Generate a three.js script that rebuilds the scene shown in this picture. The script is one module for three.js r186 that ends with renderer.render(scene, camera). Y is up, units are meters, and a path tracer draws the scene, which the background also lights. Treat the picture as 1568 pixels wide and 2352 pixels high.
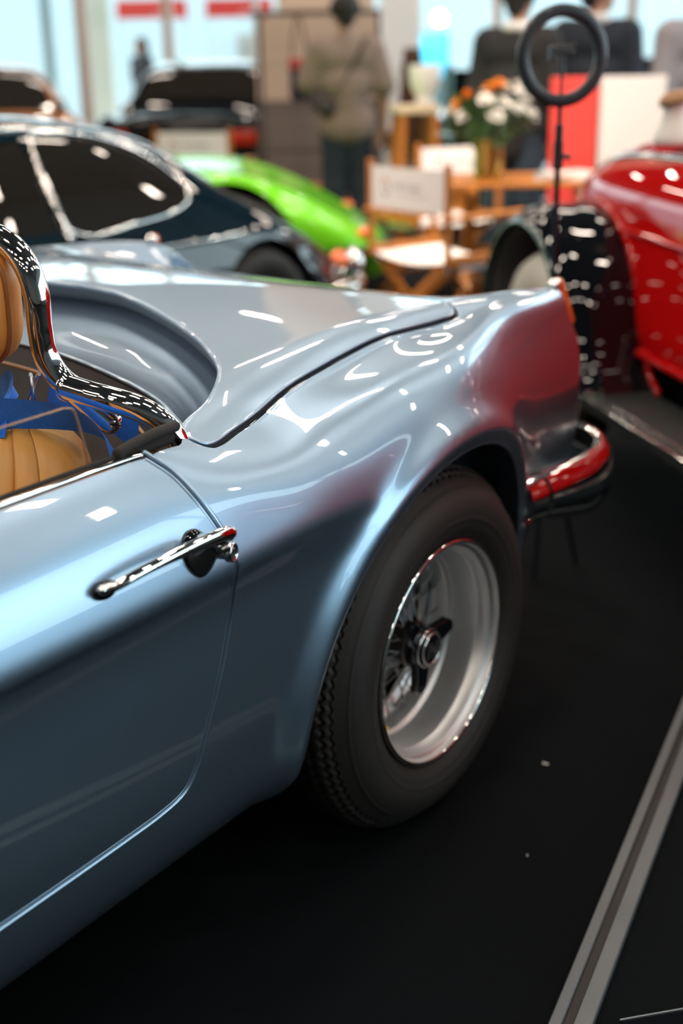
import * as THREE from 'three';
import { RoundedBoxGeometry } from 'three/addons/geometries/RoundedBoxGeometry.js';
import { mergeGeometries } from 'three/addons/utils/BufferGeometryUtils.js';
import { RectAreaLightUniformsLib } from 'three/addons/lights/RectAreaLightUniformsLib.js';
import { ImprovedNoise } from 'three/addons/math/ImprovedNoise.js';

// ------------------------------------------------------------------ camera, light, exposure
const scene = new THREE.Scene();
const camera = new THREE.PerspectiveCamera(44.147, 1568 / 2352, 0.05, 120);
camera.position.set(-1.7481, 1.3289, 1.7792);
camera.up.set(0.286295, 0.940585, -0.182578);
camera.lookAt(-1.7481 + 0.766415, 1.3289 - 0.33917, 1.7792 - 0.545502);
camera.focus = 1.72;
camera.userData.fStop = 2.0;
const renderer = new THREE.WebGLRenderer({ antialias: true });
renderer.toneMapping = THREE.LinearToneMapping;
renderer.toneMappingExposure = 1.2;
renderer.shadowMap.enabled = true;
RectAreaLightUniformsLib.init();
scene.background = new THREE.Color().setRGB(2.85, 3.45, 3.6);      // bright overcast daylight outside the glazed front

// hall axes: r to the right, d into the hall, measured from the visitor's standing point
const FX = 0.81470635, FZ = -0.57987375, OX = -1.7481, OZ = 1.7792;
const hall = (r, h, d) => [OX + r * -FZ + d * FX, h, OZ + r * FX + d * FZ];
const TURN = Math.atan2(-FX, -FZ);                                   // rotation.y that takes local +x to hall r and local -z to hall d

// ------------------------------------------------------------------ helpers
const used = new Map();
function numbered(n) { const k = used.get(n) || 0; used.set(n, k + 1); return k ? n + '_' + String(k).padStart(3, '0') : n; }
function part(name, geo, mat, parent) {
  const m = new THREE.Mesh(geo, mat); m.name = name; m.castShadow = m.receiveShadow = true; parent.add(m); return m;
}
function thing(name, label, category, pos = [0, 0, 0], turn = 0, group) {
  const o = new THREE.Group(); o.name = numbered(name); o.position.set(...pos); o.rotation.y = turn;
  o.userData = { label, category }; if (group) o.userData.group = group; scene.add(o); return o;
}
function copyOf(src, label, pos, turn, group) {
  const c = src.clone(); c.name = numbered(src.name.replace(/_\d\d\d$/, '')); c.userData = { ...src.userData };
  if (label) c.userData.label = label; if (group) c.userData.group = group;
  c.position.set(...pos); c.rotation.y = turn; scene.add(c); return c;
}
function structure(name, geo, mat, pos, turn = 0) {
  const m = new THREE.Mesh(geo, mat); m.name = name; m.userData = { kind: 'structure' }; m.castShadow = m.receiveShadow = true;
  if (pos) m.position.set(...pos); m.rotation.y = turn; scene.add(m); return m;
}
const V = (x, y, z) => new THREE.Vector3(x, y, z);
const lerp = (a, b, t) => a + (b - a) * t;
const clamp = (x, a, b) => Math.min(b, Math.max(a, x));
const sstep = (a, b, x) => { const t = clamp((x - a) / (b - a), 0, 1); return t * t * (3 - 2 * t); };
let seedState = 7;
const rnd = () => { seedState = (seedState * 1664525 + 1013904223) >>> 0; return seedState / 4294967296; };
function pchip(xs, ys) {                                             // monotone cubic through a table
  const n = xs.length, h = [], s = [], m = [];
  for (let i = 0; i < n - 1; i++) { h[i] = xs[i + 1] - xs[i]; s[i] = (ys[i + 1] - ys[i]) / h[i]; }
  m[0] = s[0]; m[n - 1] = s[n - 2];
  for (let i = 1; i < n - 1; i++) m[i] = s[i - 1] * s[i] <= 0 ? 0 : 3 * (h[i - 1] + h[i]) / ((2 * h[i] + h[i - 1]) / s[i - 1] + (h[i] + 2 * h[i - 1]) / s[i]);
  return (x) => {
    if (x <= xs[0]) return ys[0]; if (x >= xs[n - 1]) return ys[n - 1];
    let i = 0; while (x > xs[i + 1]) i++;
    const t = (x - xs[i]) / h[i], t2 = t * t, t3 = t2 * t;
    return ys[i] * (2 * t3 - 3 * t2 + 1) + h[i] * m[i] * (t3 - 2 * t2 + t) + ys[i + 1] * (3 * t2 - 2 * t3) + h[i] * m[i + 1] * (t3 - t2);
  };
}
function curvePts(pts, n, closed = false, tension = 0.5) {
  const c = new THREE.CatmullRomCurve3(pts.map((p) => V(p[0], p[1], p[2] ?? 0)), closed, tension === 0.5 ? 'centripetal' : 'catmullrom', tension);
  return c.getPoints(n).map((p) => [p.x, p.y, p.z]);
}
const clean = (g) => { const o = g.index ? g.toNonIndexed() : g; for (const k of Object.keys(o.attributes)) if (!['position', 'normal', 'uv'].includes(k)) o.deleteAttribute(k); if (!o.attributes.uv) o.setAttribute('uv', new THREE.BufferAttribute(new Float32Array(o.attributes.position.count * 2), 2)); return o; };
const merge = (list) => mergeGeometries(list.map(clean));
const moved = (g, x = 0, y = 0, z = 0, rx = 0, ry = 0, rz = 0) => { if (rx) g.rotateX(rx); if (ry) g.rotateY(ry); if (rz) g.rotateZ(rz); return g.translate(x, y, z); };
const box = (w, h, d, x = 0, y = 0, z = 0, r = 0.004) => new RoundedBoxGeometry(w, h, d, 2, Math.min(r, w / 2.1, h / 2.1, d / 2.1)).translate(x, y, z);
function tube(pts, r, n = 40, radial = 12, closed = false, caps = true) {
  const c = new THREE.CatmullRomCurve3(pts.map((p) => V(...p)), closed, 'centripetal');
  const g = [new THREE.TubeGeometry(c, n, r, radial, closed)];
  if (caps && !closed) for (const p of [pts[0], pts[pts.length - 1]]) g.push(new THREE.SphereGeometry(r, radial, 8).translate(...p));
  return merge(g);
}
function rod(a, b, r, radial = 10, r2 = r) {                          // a straight bar between two points
  const A = V(...a), B = V(...b), g = new THREE.CylinderGeometry(r2, r, A.distanceTo(B), radial);
  g.applyQuaternion(new THREE.Quaternion().setFromUnitVectors(V(0, 1, 0), B.clone().sub(A).normalize()));
  const m = A.add(B).multiplyScalar(0.5); return g.translate(m.x, m.y, m.z);
}
function beam(a, b, w, t) {                                           // a rectangular bar between two points
  const A = V(...a), B = V(...b), g = new RoundedBoxGeometry(w, A.distanceTo(B), t, 1, Math.min(w, t) * 0.15);
  g.applyQuaternion(new THREE.Quaternion().setFromUnitVectors(V(0, 1, 0), B.clone().sub(A).normalize()));
  const m = A.add(B).multiplyScalar(0.5); return g.translate(m.x, m.y, m.z);
}
function latheZ(profile, seg = 96) {                                  // profile of [radius, z], turned about the z axis
  const g = new THREE.LatheGeometry(profile.map(([r, z]) => new THREE.Vector2(Math.max(r, 1e-5), z)), seg);
  return g.rotateX(Math.PI / 2).scale(1, 1, 1);
}
const latheY = (profile, seg = 48) => new THREE.LatheGeometry(profile.map(([r, y]) => new THREE.Vector2(Math.max(r, 1e-5), y)), seg);
function sheet(nu, nv, f, uvScale = [1, 1]) {                         // a parametric surface, u and v from 0 to 1
  const pos = [], uv = [], idx = [];
  for (let i = 0; i <= nu; i++) for (let j = 0; j <= nv; j++) { pos.push(...f(i / nu, j / nv)); uv.push(i / nu * uvScale[0], j / nv * uvScale[1]); }
  for (let i = 0; i < nu; i++) for (let j = 0; j < nv; j++) { const a = i * (nv + 1) + j, b = a + nv + 1; idx.push(a, b, b + 1, a, b + 1, a + 1); }
  const g = new THREE.BufferGeometry(); g.setAttribute('position', new THREE.Float32BufferAttribute(pos, 3)); g.setAttribute('uv', new THREE.Float32BufferAttribute(uv, 2)); g.setIndex(idx); g.computeVertexNormals(); return g;
}
// a grid of points that can be cut along any number of scalar fields, with smooth normals kept along the cut
function makeGrid(nu, nv, f) {
  const P = [], N = [], at = (i, j) => P[i * (nv + 1) + j];
  for (let i = 0; i <= nu; i++) for (let j = 0; j <= nv; j++) P.push(f(i, j));
  for (let i = 0; i <= nu; i++) for (let j = 0; j <= nv; j++) {
    const a = at(Math.max(i - 1, 0), j), b = at(Math.min(i + 1, nu), j), c = at(i, Math.max(j - 1, 0)), d = at(i, Math.min(j + 1, nv));
    const ux = b[0] - a[0], uy = b[1] - a[1], uz = b[2] - a[2], vx = d[0] - c[0], vy = d[1] - c[1], vz = d[2] - c[2];
    const n = [uy * vz - uz * vy, uz * vx - ux * vz, ux * vy - uy * vx], l = Math.hypot(...n) || 1;
    N.push(n.map((q) => q / l));
  }
  return { nu, nv, P, N };
}
function cut(grid, fields, offset = 0, mirror = false, both = false) {
  const { nu, nv, P, N } = grid, vals = P.map((p) => fields.map((f) => f(p))), out = { p: [], n: [] };
  const vert = (k) => ({ p: P[k], n: N[k], f: vals[k] });
  const mix = (a, b, t) => ({ p: a.p.map((q, i) => lerp(q, b.p[i], t)), n: a.n.map((q, i) => lerp(q, b.n[i], t)), f: a.f.map((q, i) => lerp(q, b.f[i], t)) });
  const emit = (v, s) => { out.p.push(v.p[0] - v.n[0] * offset, v.p[1] - v.n[1] * offset, s * (v.p[2] - v.n[2] * offset)); out.n.push(v.n[0], v.n[1], s * v.n[2]); };
  const sides = both ? [1, -1] : [mirror ? -1 : 1];
  for (let i = 0; i < nu; i++) for (let j = 0; j < nv; j++) {
    const a = i * (nv + 1) + j, b = a + nv + 1;
    for (const t of [[a, b, b + 1], [a, b + 1, a + 1]]) {
      let poly = t.map(vert);
      for (let k = 0; k < fields.length && poly.length; k++) {
        if (poly.every((v) => v.f[k] >= 0)) continue;
        const q = [];
        for (let e = 0; e < poly.length; e++) {
          const u = poly[e], w = poly[(e + 1) % poly.length];
          if (u.f[k] >= 0) q.push(u);
          if ((u.f[k] >= 0) !== (w.f[k] >= 0)) q.push(mix(u, w, u.f[k] / (u.f[k] - w.f[k])));
        }
        poly = q;
      }
      for (const s of sides) for (let e = 1; e < poly.length - 1; e++) for (const v of s > 0 ? [poly[0], poly[e], poly[e + 1]] : [poly[0], poly[e + 1], poly[e]]) emit(v, s);
    }
  }
  const g = new THREE.BufferGeometry();
  g.setAttribute('position', new THREE.Float32BufferAttribute(out.p, 3)); g.setAttribute('normal', new THREE.Float32BufferAttribute(out.n, 3));
  const uv = new Float32Array(out.p.length / 3 * 2); for (let i = 0; i < uv.length / 2; i++) { uv[2 * i] = out.p[3 * i]; uv[2 * i + 1] = out.p[3 * i + 1] + out.p[3 * i + 2]; }
  g.setAttribute('uv', new THREE.BufferAttribute(uv, 2)); return g;
}
function polyField(poly, ia, ib) {                                    // signed distance to a closed polygon, positive inside
  const n = poly.length;
  return (p) => {
    const x = p[ia], y = p[ib]; let d = 1e9, inside = false;
    for (let i = 0, j = n - 1; i < n; j = i++) {
      const [ax, ay] = poly[i], [bx, by] = poly[j], ex = bx - ax, ey = by - ay, t = clamp(((x - ax) * ex + (y - ay) * ey) / (ex * ex + ey * ey || 1), 0, 1);
      const dx = x - ax - ex * t, dy = y - ay - ey * t; d = Math.min(d, dx * dx + dy * dy);
      if ((ay > y) !== (by > y) && x < ex * (y - ay) / ey + ax) inside = !inside;
    }
    return Math.sqrt(d) * (inside ? 1 : -1);
  };
}
function noiseTexture(size, f, srgb = false) {                        // f(u, v) gives 0..1 or [r, g, b]
  const data = new Uint8Array(size * size * 4);
  for (let y = 0; y < size; y++) for (let x = 0; x < size; x++) { const c = f(x / size, y / size), k = (y * size + x) * 4; for (let i = 0; i < 3; i++) data[k + i] = clamp(Array.isArray(c) ? c[i] : c, 0, 1) * 255; data[k + 3] = 255; }
  const t = new THREE.DataTexture(data, size, size); t.wrapS = t.wrapT = THREE.RepeatWrapping; t.magFilter = t.minFilter = THREE.LinearFilter; if (srgb) t.colorSpace = THREE.SRGBColorSpace; t.needsUpdate = true; return t;
}
function canvasTexture(w, h, draw) {
  const c = document.createElement('canvas'); c.width = w; c.height = h; draw(c.getContext('2d'), w, h);
  const t = new THREE.CanvasTexture(c); t.colorSpace = THREE.SRGBColorSpace; return t;
}
const perlin = new ImprovedNoise();
const std = (r, g, b, rough = 0.6, metal = 0, extra = {}) => new THREE.MeshPhysicalMaterial({ color: new THREE.Color().setRGB(r, g, b), roughness: rough, metalness: metal, side: THREE.DoubleSide, ...extra });

// ------------------------------------------------------------------ materials
const speck = noiseTexture(256, () => 0.35 + 0.5 * rnd());
const carpetBump = noiseTexture(512, (u, v) => 0.5 + 0.3 * (rnd() - 0.5) + 0.25 * perlin.noise(u * 40, v * 40, 3)); carpetBump.repeat.set(6, 6);
const M = {
  paint: std(0.285, 0.41, 0.545, 0.345, 0.94, { clearcoat: 1, clearcoatRoughness: 0.02 }),
  chrome: std(0.86, 0.85, 0.83, 0.05, 1),
  steel: std(0.55, 0.56, 0.57, 0.25, 1),
  dish: std(0.74, 0.76, 0.78, 0.42, 1),
  black: std(0.006, 0.007, 0.008, 0.75),
  gloss: std(0.004, 0.005, 0.007, 0.5, 0, { specularIntensity: 0, clearcoat: 1, clearcoatRoughness: 0.02 }),
  rubber: std(0.016, 0.015, 0.0145, 0.7, 0, {}),
  foam: std(0.018, 0.016, 0.014, 0.85, 0, { bumpMap: speck, bumpScale: 0.001 }),
  tan: std(0.62, 0.25, 0.045, 0.42, 0, { clearcoat: 0.15, clearcoatRoughness: 0.4 }),
  webbing: std(0.008, 0.19, 0.88, 0.6, 0, { sheen: 0.4, sheenColor: new THREE.Color(0.1, 0.3, 0.8) }),
  glass: std(0.80, 0.97, 1.0, 0.0, 0, { transmission: 1, thickness: 0, ior: 1.5 }),
  darkGlass: std(0.016, 0.014, 0.012, 0.5, 0, { specularIntensity: 0, clearcoat: 0.7, clearcoatRoughness: 0.01 }),
  underseal: std(0.15, 0.19, 0.235, 0.75),
  trimCarpet: std(0.075, 0.075, 0.078, 0.95),
  amber: std(0.85, 0.16, 0.02, 0.15, 0, { clearcoat: 1 }),
  redLens: std(0.6, 0.02, 0.01, 0.15, 0, { clearcoat: 1 }),
  oak: std(0.70, 0.26, 0.035, 0.5, 0),
  canvas: std(0.80, 0.76, 0.75, 0.9, 0),
};

// ------------------------------------------------------------------ hall shell
const HALL_H = 7.0, LAMP_H = 5.2;
{
  const g = new THREE.BoxGeometry(30.4, 0.2, 28.8); g.translate(0, -0.1, 0);
  const uv = g.attributes.uv; for (let i = 0; i < uv.count; i++) uv.setXY(i, uv.getX(i) * 10, uv.getY(i) * 10);
  structure('floor', g, std(0.0017, 0.0031, 0.0047, 0.9, 0, { bumpMap: carpetBump, bumpScale: 0.0015, specularIntensity: 0.25 }), hall(0, 0, 3.25), TURN);
  structure('ceiling', new THREE.BoxGeometry(30.4, 0.2, 28.8), std(0.07, 0.07, 0.075, 0.9), hall(0, HALL_H + 0.1, 3.25), TURN);
  const wallM = std(0.10, 0.105, 0.115, 0.85);
  structure('wall_left', new THREE.BoxGeometry(0.25, HALL_H, 28.8), wallM, hall(-15.1, HALL_H / 2, 3.25), TURN);
  structure('wall_back', new THREE.BoxGeometry(30, HALL_H, 0.25), wallM, hall(0, HALL_H / 2, -11), TURN);
  // the right wall is solid below and glazed above
  structure('wall_right', merge([new THREE.BoxGeometry(0.25, 1.0, 28.8).translate(0, 0.5, 0), new THREE.BoxGeometry(0.25, 0.3, 28.8).translate(0, HALL_H - 0.15, 0)]), wallM, hall(8.6, 0, 3.25), TURN);
  // glazed front: posts and panes
  const posts = [-15, -12.4, -10.2, -7.9, -5.6, -3.27, -2.15, -1.0, 2.12, 3.88, 5.6, 7.0, 8.5], postM = std(0.46, 0.36, 0.31, 0.5, 0.2), FD = 17.6;
  const pane = std(0.93, 0.985, 1.0, 0.0, 0, { transmission: 1, thickness: 0, ior: 1.45 });
  posts.forEach((r, i) => {
    structure('trim_' + (i + 1), box(i === 5 ? 0.15 : i === 7 ? 0.07 : 0.12, 3.5, 0.16, 0, 1.75, 0, 0.01), i === 7 ? std(0.6, 0.68, 0.7, 0.4, 0.4) : postM, hall(r, 0, FD), TURN);
    if (i < posts.length - 1) { const w = posts[i + 1] - r; structure('window_' + (i + 1), new THREE.PlaneGeometry(w - 0.1, 3.5).translate(w / 2, 1.75, 0), pane, hall(r, 0, FD), TURN); }
  });
  structure('trim_' + (posts.length + 1), box(30, 0.12, 0.14, 0, 3.2, 0, 0.01), postM, hall(0, 0, FD), TURN);
  structure('wall_front', new THREE.BoxGeometry(23.6, HALL_H - 3.5, 0.3).translate(-3.2, (HALL_H + 3.5) / 2, 0), wallM, hall(0, 0, FD), TURN);
  let nw = posts.length, nt = posts.length + 1;
  const bay = (r, d, w, turn, from) => {
    structure('trim_' + (++nt), box(0.10, 5.7, 0.12, 0, 3.85, 0, 0.01), postM, hall(r, 0, d), turn);
    if (from) structure('window_' + (nw++), new THREE.PlaneGeometry(w - 0.1, 5.7).translate(w / 2, 3.85, 0), pane, hall(r, 0, d), turn);
  };
  for (let k = 0; k <= 12; k++) bay(8.6, -11.15 + k * 2.4, 2.4, TURN + Math.PI / 2, k < 12);
  // passage outside the glass, open to the sky
  structure('pavement', new THREE.BoxGeometry(34, 0.2, 9).translate(0, -0.1, 0), std(0.5, 0.52, 0.53, 0.6), hall(0, 0, 22.15), TURN);
  structure('wall_far', new THREE.BoxGeometry(34, 3.2, 0.3).translate(0, 1.6, 0), std(0.66, 0.76, 0.79, 0.7), hall(0, 0, 23.6), TURN);
  structure('column', box(0.84, HALL_H, 0.5, 0, HALL_H / 2, 0, 0.02), std(0.60, 0.45, 0.34, 0.8), hall(-0.06, 0, 12.0), TURN);
  structure('partition', new THREE.BoxGeometry(1.30, 0.66, 0.08).translate(0, 1.32, 0), std(0.52, 0.38, 0.29, 0.8), hall(0.0, 0, 11.3), TURN);
  structure('partition_base', new THREE.BoxGeometry(1.30, 0.99, 0.12).translate(0, 0.495, 0), std(0.17, 0.13, 0.11, 0.8), hall(0.0, 0, 11.3), TURN);
}
for (const [r, w] of [[-2.93, 1.13], [-1.52, 1.07]]) {
  const t = thing('shop_sign', r < -2 ? 'wide red shop sign left of the slim post, over the passage behind the woman' : 'wide red shop sign over the beige shutter in the passage', 'sign', hall(r, 0, 22.0), TURN);
  part('panel', box(w, 0.28, 0.08, 0, 2.10, 0, 0.01), std(0.62, 0.035, 0.025, 0.5), t);
  for (const x of [-1, 1]) part('post', box(0.04, 2.0, 0.04, x * (w / 2 - 0.03), 1.0, -0.05, 0.004), std(0.6, 0.7, 0.72, 0.5), t);
  for (let k = 0; k < 6; k++) part('letter_block', box(0.035, 0.05, 0.01, 0.05 + k * 0.06, 2.03, 0.043, 0.002), std(0.75, 0.45, 0.4, 0.6), t);
}
{
  const t = thing('roller_shutter', 'beige roller shutter of a shop in the passage behind the glass', 'shutter', hall(-1.32, 0, 22.8), TURN);
  part('frame', box(0.62, 1.72, 0.05, 0, 0.86, -0.03, 0.005), std(0.45, 0.44, 0.40, 0.7), t);
  for (let k = 0; k < 13; k++) part('slat', box(0.56, 0.11, 0.03, 0, 0.12 + k * 0.12, 0.01, 0.01), std(0.40, 0.37, 0.32, 0.7), t);
  const s = thing('backlit_screen', 'bright cyan backlit screen shining in the passage behind the glass', 'screen', hall(1.40, 0, 19.8), TURN);
  part('panel', box(0.58, 0.60, 0.04, 0, 1.32, 0, 0.01), std(0.1, 0.5, 0.7, 0.4, 0, { emissive: new THREE.Color(0.01, 0.50, 0.85), emissiveIntensity: 1.1 }), s);
  part('frame', box(0.62, 1.65, 0.05, 0, 0.825, -0.03, 0.01), std(0.12, 0.2, 0.22, 0.5), s);
  const l = new THREE.RectAreaLight(new THREE.Color(0.05, 0.6, 1), 1, 0.58, 0.6); l.position.set(0, 1.32, 0.03); l.rotation.y = Math.PI; l.name = 'screen_light'; s.add(l);
  const b = thing('globe_lamp', 'small white globe lamp glowing above the cyan screen', 'lamp', hall(1.48, 0, 18.9), TURN);
  part('globe', new THREE.SphereGeometry(0.085, 24, 16).translate(0, 1.81, 0), std(1, 1, 1, 0.5, 0, { emissive: new THREE.Color(1, 0.97, 0.9), emissiveIntensity: 8 }), b);
  part('stand', merge([rod([0, 0.02, 0], [0, 1.75, 0], 0.012), latheY([[0, 0], [0.13, 0], [0.13, 0.015], [0, 0.03]], 24)]), std(0.3, 0.35, 0.36, 0.4, 0.6), b);
  const p = new THREE.PointLight(new THREE.Color(1, 0.97, 0.9), 2); p.position.set(0, 1.81, 0); p.name = 'globe_light'; b.add(p);
}
{
  const t = thing('passage_post', 'grey green post standing in the bright passage at the far window', 'post', hall(-4.33, 0, 20.5), TURN); part('shaft', box(0.15, 3.1, 0.15, 0, 1.55, 0, 0.01), std(0.26, 0.33, 0.33, 0.7), t); part('foot', box(0.26, 0.08, 0.26, 0, 0.04, 0, 0.01), std(0.26, 0.33, 0.33, 0.7), t);
  const u = thing('cream_panel', 'tall cream wall panel in the passage beside the pink brown post', 'panel', hall(-3.63, 0, 20.5), TURN); part('board', box(0.52, 3.1, 0.06, 0, 1.55, 0, 0.01), std(0.70, 0.66, 0.54, 0.7), u); part('frame', box(0.56, 0.08, 0.10, 0, 0.04, 0, 0.01), std(0.4, 0.38, 0.33, 0.7), u);
}
// ceiling strip lamps: a glowing diffuser in a slim housing, with an area light of the same size below it
{
  const housing = std(0.5, 0.5, 0.5, 0.5, 0.5);
  const glow = std(1, 1, 1, 0.6, 0, { emissive: new THREE.Color(1, 0.80, 0.62), emissiveIntensity: 7 });
  const lampL = 0.8, lampW = 0.10;
  for (let a = -4; a <= 4; a++) for (let b = -3; b <= 6; b++) {
    const r = a * 2.6 + (b % 2 ? 0.8 : -0.5), d = b * 2.5 + 0.6;
    if (r > 7.6 || OZ + r * FX + d * FZ > 6.0) continue;              // lamps left out past here to keep the lower flank dark
    const t = thing('strip_lamp', 'slim white strip lamp hung under the dark ceiling', 'lamp', hall(r, LAMP_H, d), TURN, 'ceiling strip lamps');
    part('housing', box(lampL + 0.04, 0.06, lampW + 0.03, 0, 0.035, 0), housing, t);
    part('diffuser', box(lampL, 0.02, lampW, 0, -0.002, 0), glow, t);
    for (const s of [-1, 1]) part('hanger', rod([s * 0.3, 0.06, 0], [s * 0.3, HALL_H - LAMP_H, 0], 0.003, 6), housing, t);
    const l = new THREE.RectAreaLight(new THREE.Color(1, 0.86, 0.73), 105, lampL, lampW);
    l.rotation.x = -Math.PI / 2; l.position.y = -0.02; l.name = 'lamp_light'; t.add(l);
  }
}

// unseen spot lamps, added to brighten the lounge
for (const [k, r] of [[0, -0.5], [1, 0.7], [2, 1.9]]) {
  const p = hall(r, 4.5, 4.9), aim = hall(r * 0.75 + 0.2, 0.5, 6.9), t = thing('added_spot_lamp', ['added black spot lamp over the green car end of the lounge', 'added black spot lamp over the middle of the lounge', 'added black spot lamp over the board end of the lounge'][k], 'lamp', p, TURN, 'added spot lamps over the lounge');
  part('housing', latheY([[0, 0.16], [0.05, 0.16], [0.065, 0.13], [0.07, -0.02], [0.064, -0.02], [0.06, 0.10], [0, 0.11]], 32).rotateX(0.55), M.black, t);
  part('lens', new THREE.CylinderGeometry(0.058, 0.058, 0.01, 32).translate(0, 0.0, 0).rotateX(0.55), std(1, 1, 1, 0.5, 0, { emissive: new THREE.Color(1, 0.85, 0.68), emissiveIntensity: 7 }), t);
  part('stem', rod([0, 0.12, 0.05], [0, HALL_H - 4.5, 0.05], 0.008), M.black, t);
  const l = new THREE.SpotLight(new THREE.Color(1, 0.83, 0.66), 38, 0, 0.42, 0.6); l.position.set(0, -0.03, -0.02); l.castShadow = true; l.shadow.radius = 3; l.name = 'added_spot_light'; t.add(l);
  const q = new THREE.Object3D(); q.name = 'spot_aim'; q.position.set(...aim); t.attach(q); scene.updateMatrixWorld(true); t.worldToLocal(q.position.set(...aim)); l.target = q;
}

// ------------------------------------------------------------------ the blue open car: skin
// x runs to the tail, y up, z out to the near flank; the rear axle lies at x = 0
const stationX = [-2.6, -2.2, -0.66, -0.45, -0.3, -0.1, 0.05, 0.2, 0.4, 0.6, 0.75];
const door = [[.60, .24], [.70, .255], [.75, .31], [.772, .42], [.783, .55], [.788, .66], [.797, .698], [.806, .717], [.800, .75], [.774, .812]];
const stations = [
  door.map(([z, y]) => [z - 0.10, y - 0.03]), door, door,
  [[.60, .24], [.70, .255], [.75, .31], [.772, .42], [.784, .55], [.790, .66], [.799, .698], [.806, .722], [.798, .757], [.766, .803]],
  [[.60, .24], [.70, .255], [.75, .31], [.775, .42], [.787, .55], [.794, .64], [.799, .69], [.800, .725], [.785, .770], [.742, .819]],
  [[.60, .24], [.70, .255], [.75, .31], [.775, .42], [.788, .55], [.795, .64], [.800, .70], [.797, .745], [.778, .797], [.728, .848]],
  [[.60, .24], [.70, .255], [.75, .31], [.772, .42], [.785, .55], [.790, .64], [.793, .70], [.786, .755], [.764, .807], [.718, .853]],
  [[.60, .24], [.68, .255], [.725, .31], [.750, .42], [.762, .55], [.765, .63], [.763, .69], [.752, .755], [.728, .810], [.688, .857]],
  [[.56, .26], [.64, .275], [.68, .33], [.698, .43], [.706, .54], [.707, .61], [.704, .67], [.696, .74], [.678, .80], [.648, .862]],
  [[.52, .30], [.58, .315], [.625, .36], [.648, .44], [.660, .54], [.664, .61], [.664, .67], [.660, .73], [.650, .79], [.634, .846]],
  [[.48, .34], [.54, .355], [.585, .40], [.612, .46], [.626, .54], [.632, .61], [.634, .67], [.632, .73], [.627, .785], [.617, .835]],
];
const smooth = (f, s = 0.045, a = -2.7, b = 0.80) => {                // the same table with its kinks rubbed out
  const n = 1750, h = (b - a) / n, v = new Float64Array(n + 1);
  for (let i = 0; i <= n; i++) { let w = 0, t = 0; for (let k = -8; k <= 8; k++) { const q = 1 - Math.abs(k) / 9; t += q * f(clamp(a + i * h + k * s / 5, -2.6, 0.75)); w += q; } v[i] = t / w; }
  return (x) => { const t = clamp((x - a) / h, 0, n - 1e-6), i = Math.floor(t); return lerp(v[i], v[i + 1], t - i); };
};
const secZ = [], secY = [];
for (let k = 0; k < 10; k++) { secZ.push(smooth(pchip(stationX, stations.map((s) => s[k][0])))); secY.push(smooth(pchip(stationX, stations.map((s) => s[k][1])))); }
const deckC = smooth(pchip([-2.6, -2.2, -1.62, -0.3, -0.1, 0.1, 0.3, 0.5, 0.7, 0.75], [.78, .87, .93, .922, .922, .917, .892, .847, .793, .780]));
const ridgeZ = smooth(pchip([-2.6, -1.7, -.684, -.55, -.44, -.336, -.17, 0, .2, .4, .6, .75], [.55, .64, .66, .63, .60, .56, .555, .56, .572, .58, .585, .588]));
const ridgeY = smooth(pchip([-2.6, -1.7, -.684, -.55, -.44, -.336, -.17, 0, .2, .4, .6, .75], [.79, .895, .895, .873, .876, .888, .900, .906, .898, .886, .871, .853]));
const ridgeK = smooth(pchip([-1.7, -.684, -.55, -.44, -.336, -.17, 0, .2, .4], [5, 5, 3.6, 3.9, 2.6, 3.9, 5, 9, 9]));
const joinZ = smooth(pchip([-2.6, -2.2, -.66, -.5, -.3, 0, .2, .4, .6, .75], [.62, .72, .72, .70, .665, .635, .628, .612, .61, .606]));
const tailX = pchip([.3, .35, .45, .507, .573, .654, .728, .814, .868, .9], [.775, .80, .818, .818, .811, .803, .786, .745, .735, .732]);
function deckY(x, z) {
  const az = Math.abs(z), zr = ridgeZ(x), yr = ridgeY(x), c = deckC(x);
  return az <= zr ? lerp(c, yr, sstep(lerp(0.12, 0.84, sstep(-0.05, 0.42, x)), 1, az / zr)) : yr - ridgeK(x) * (az - zr) ** 2;
}
const segCount = [3, 5, 8, 10, 9, 8, 8, 9, 12, 16], LOW = segCount.reduce((a, b) => a + b, 0), UP = 64, SKIN_V = LOW + UP;
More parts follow.
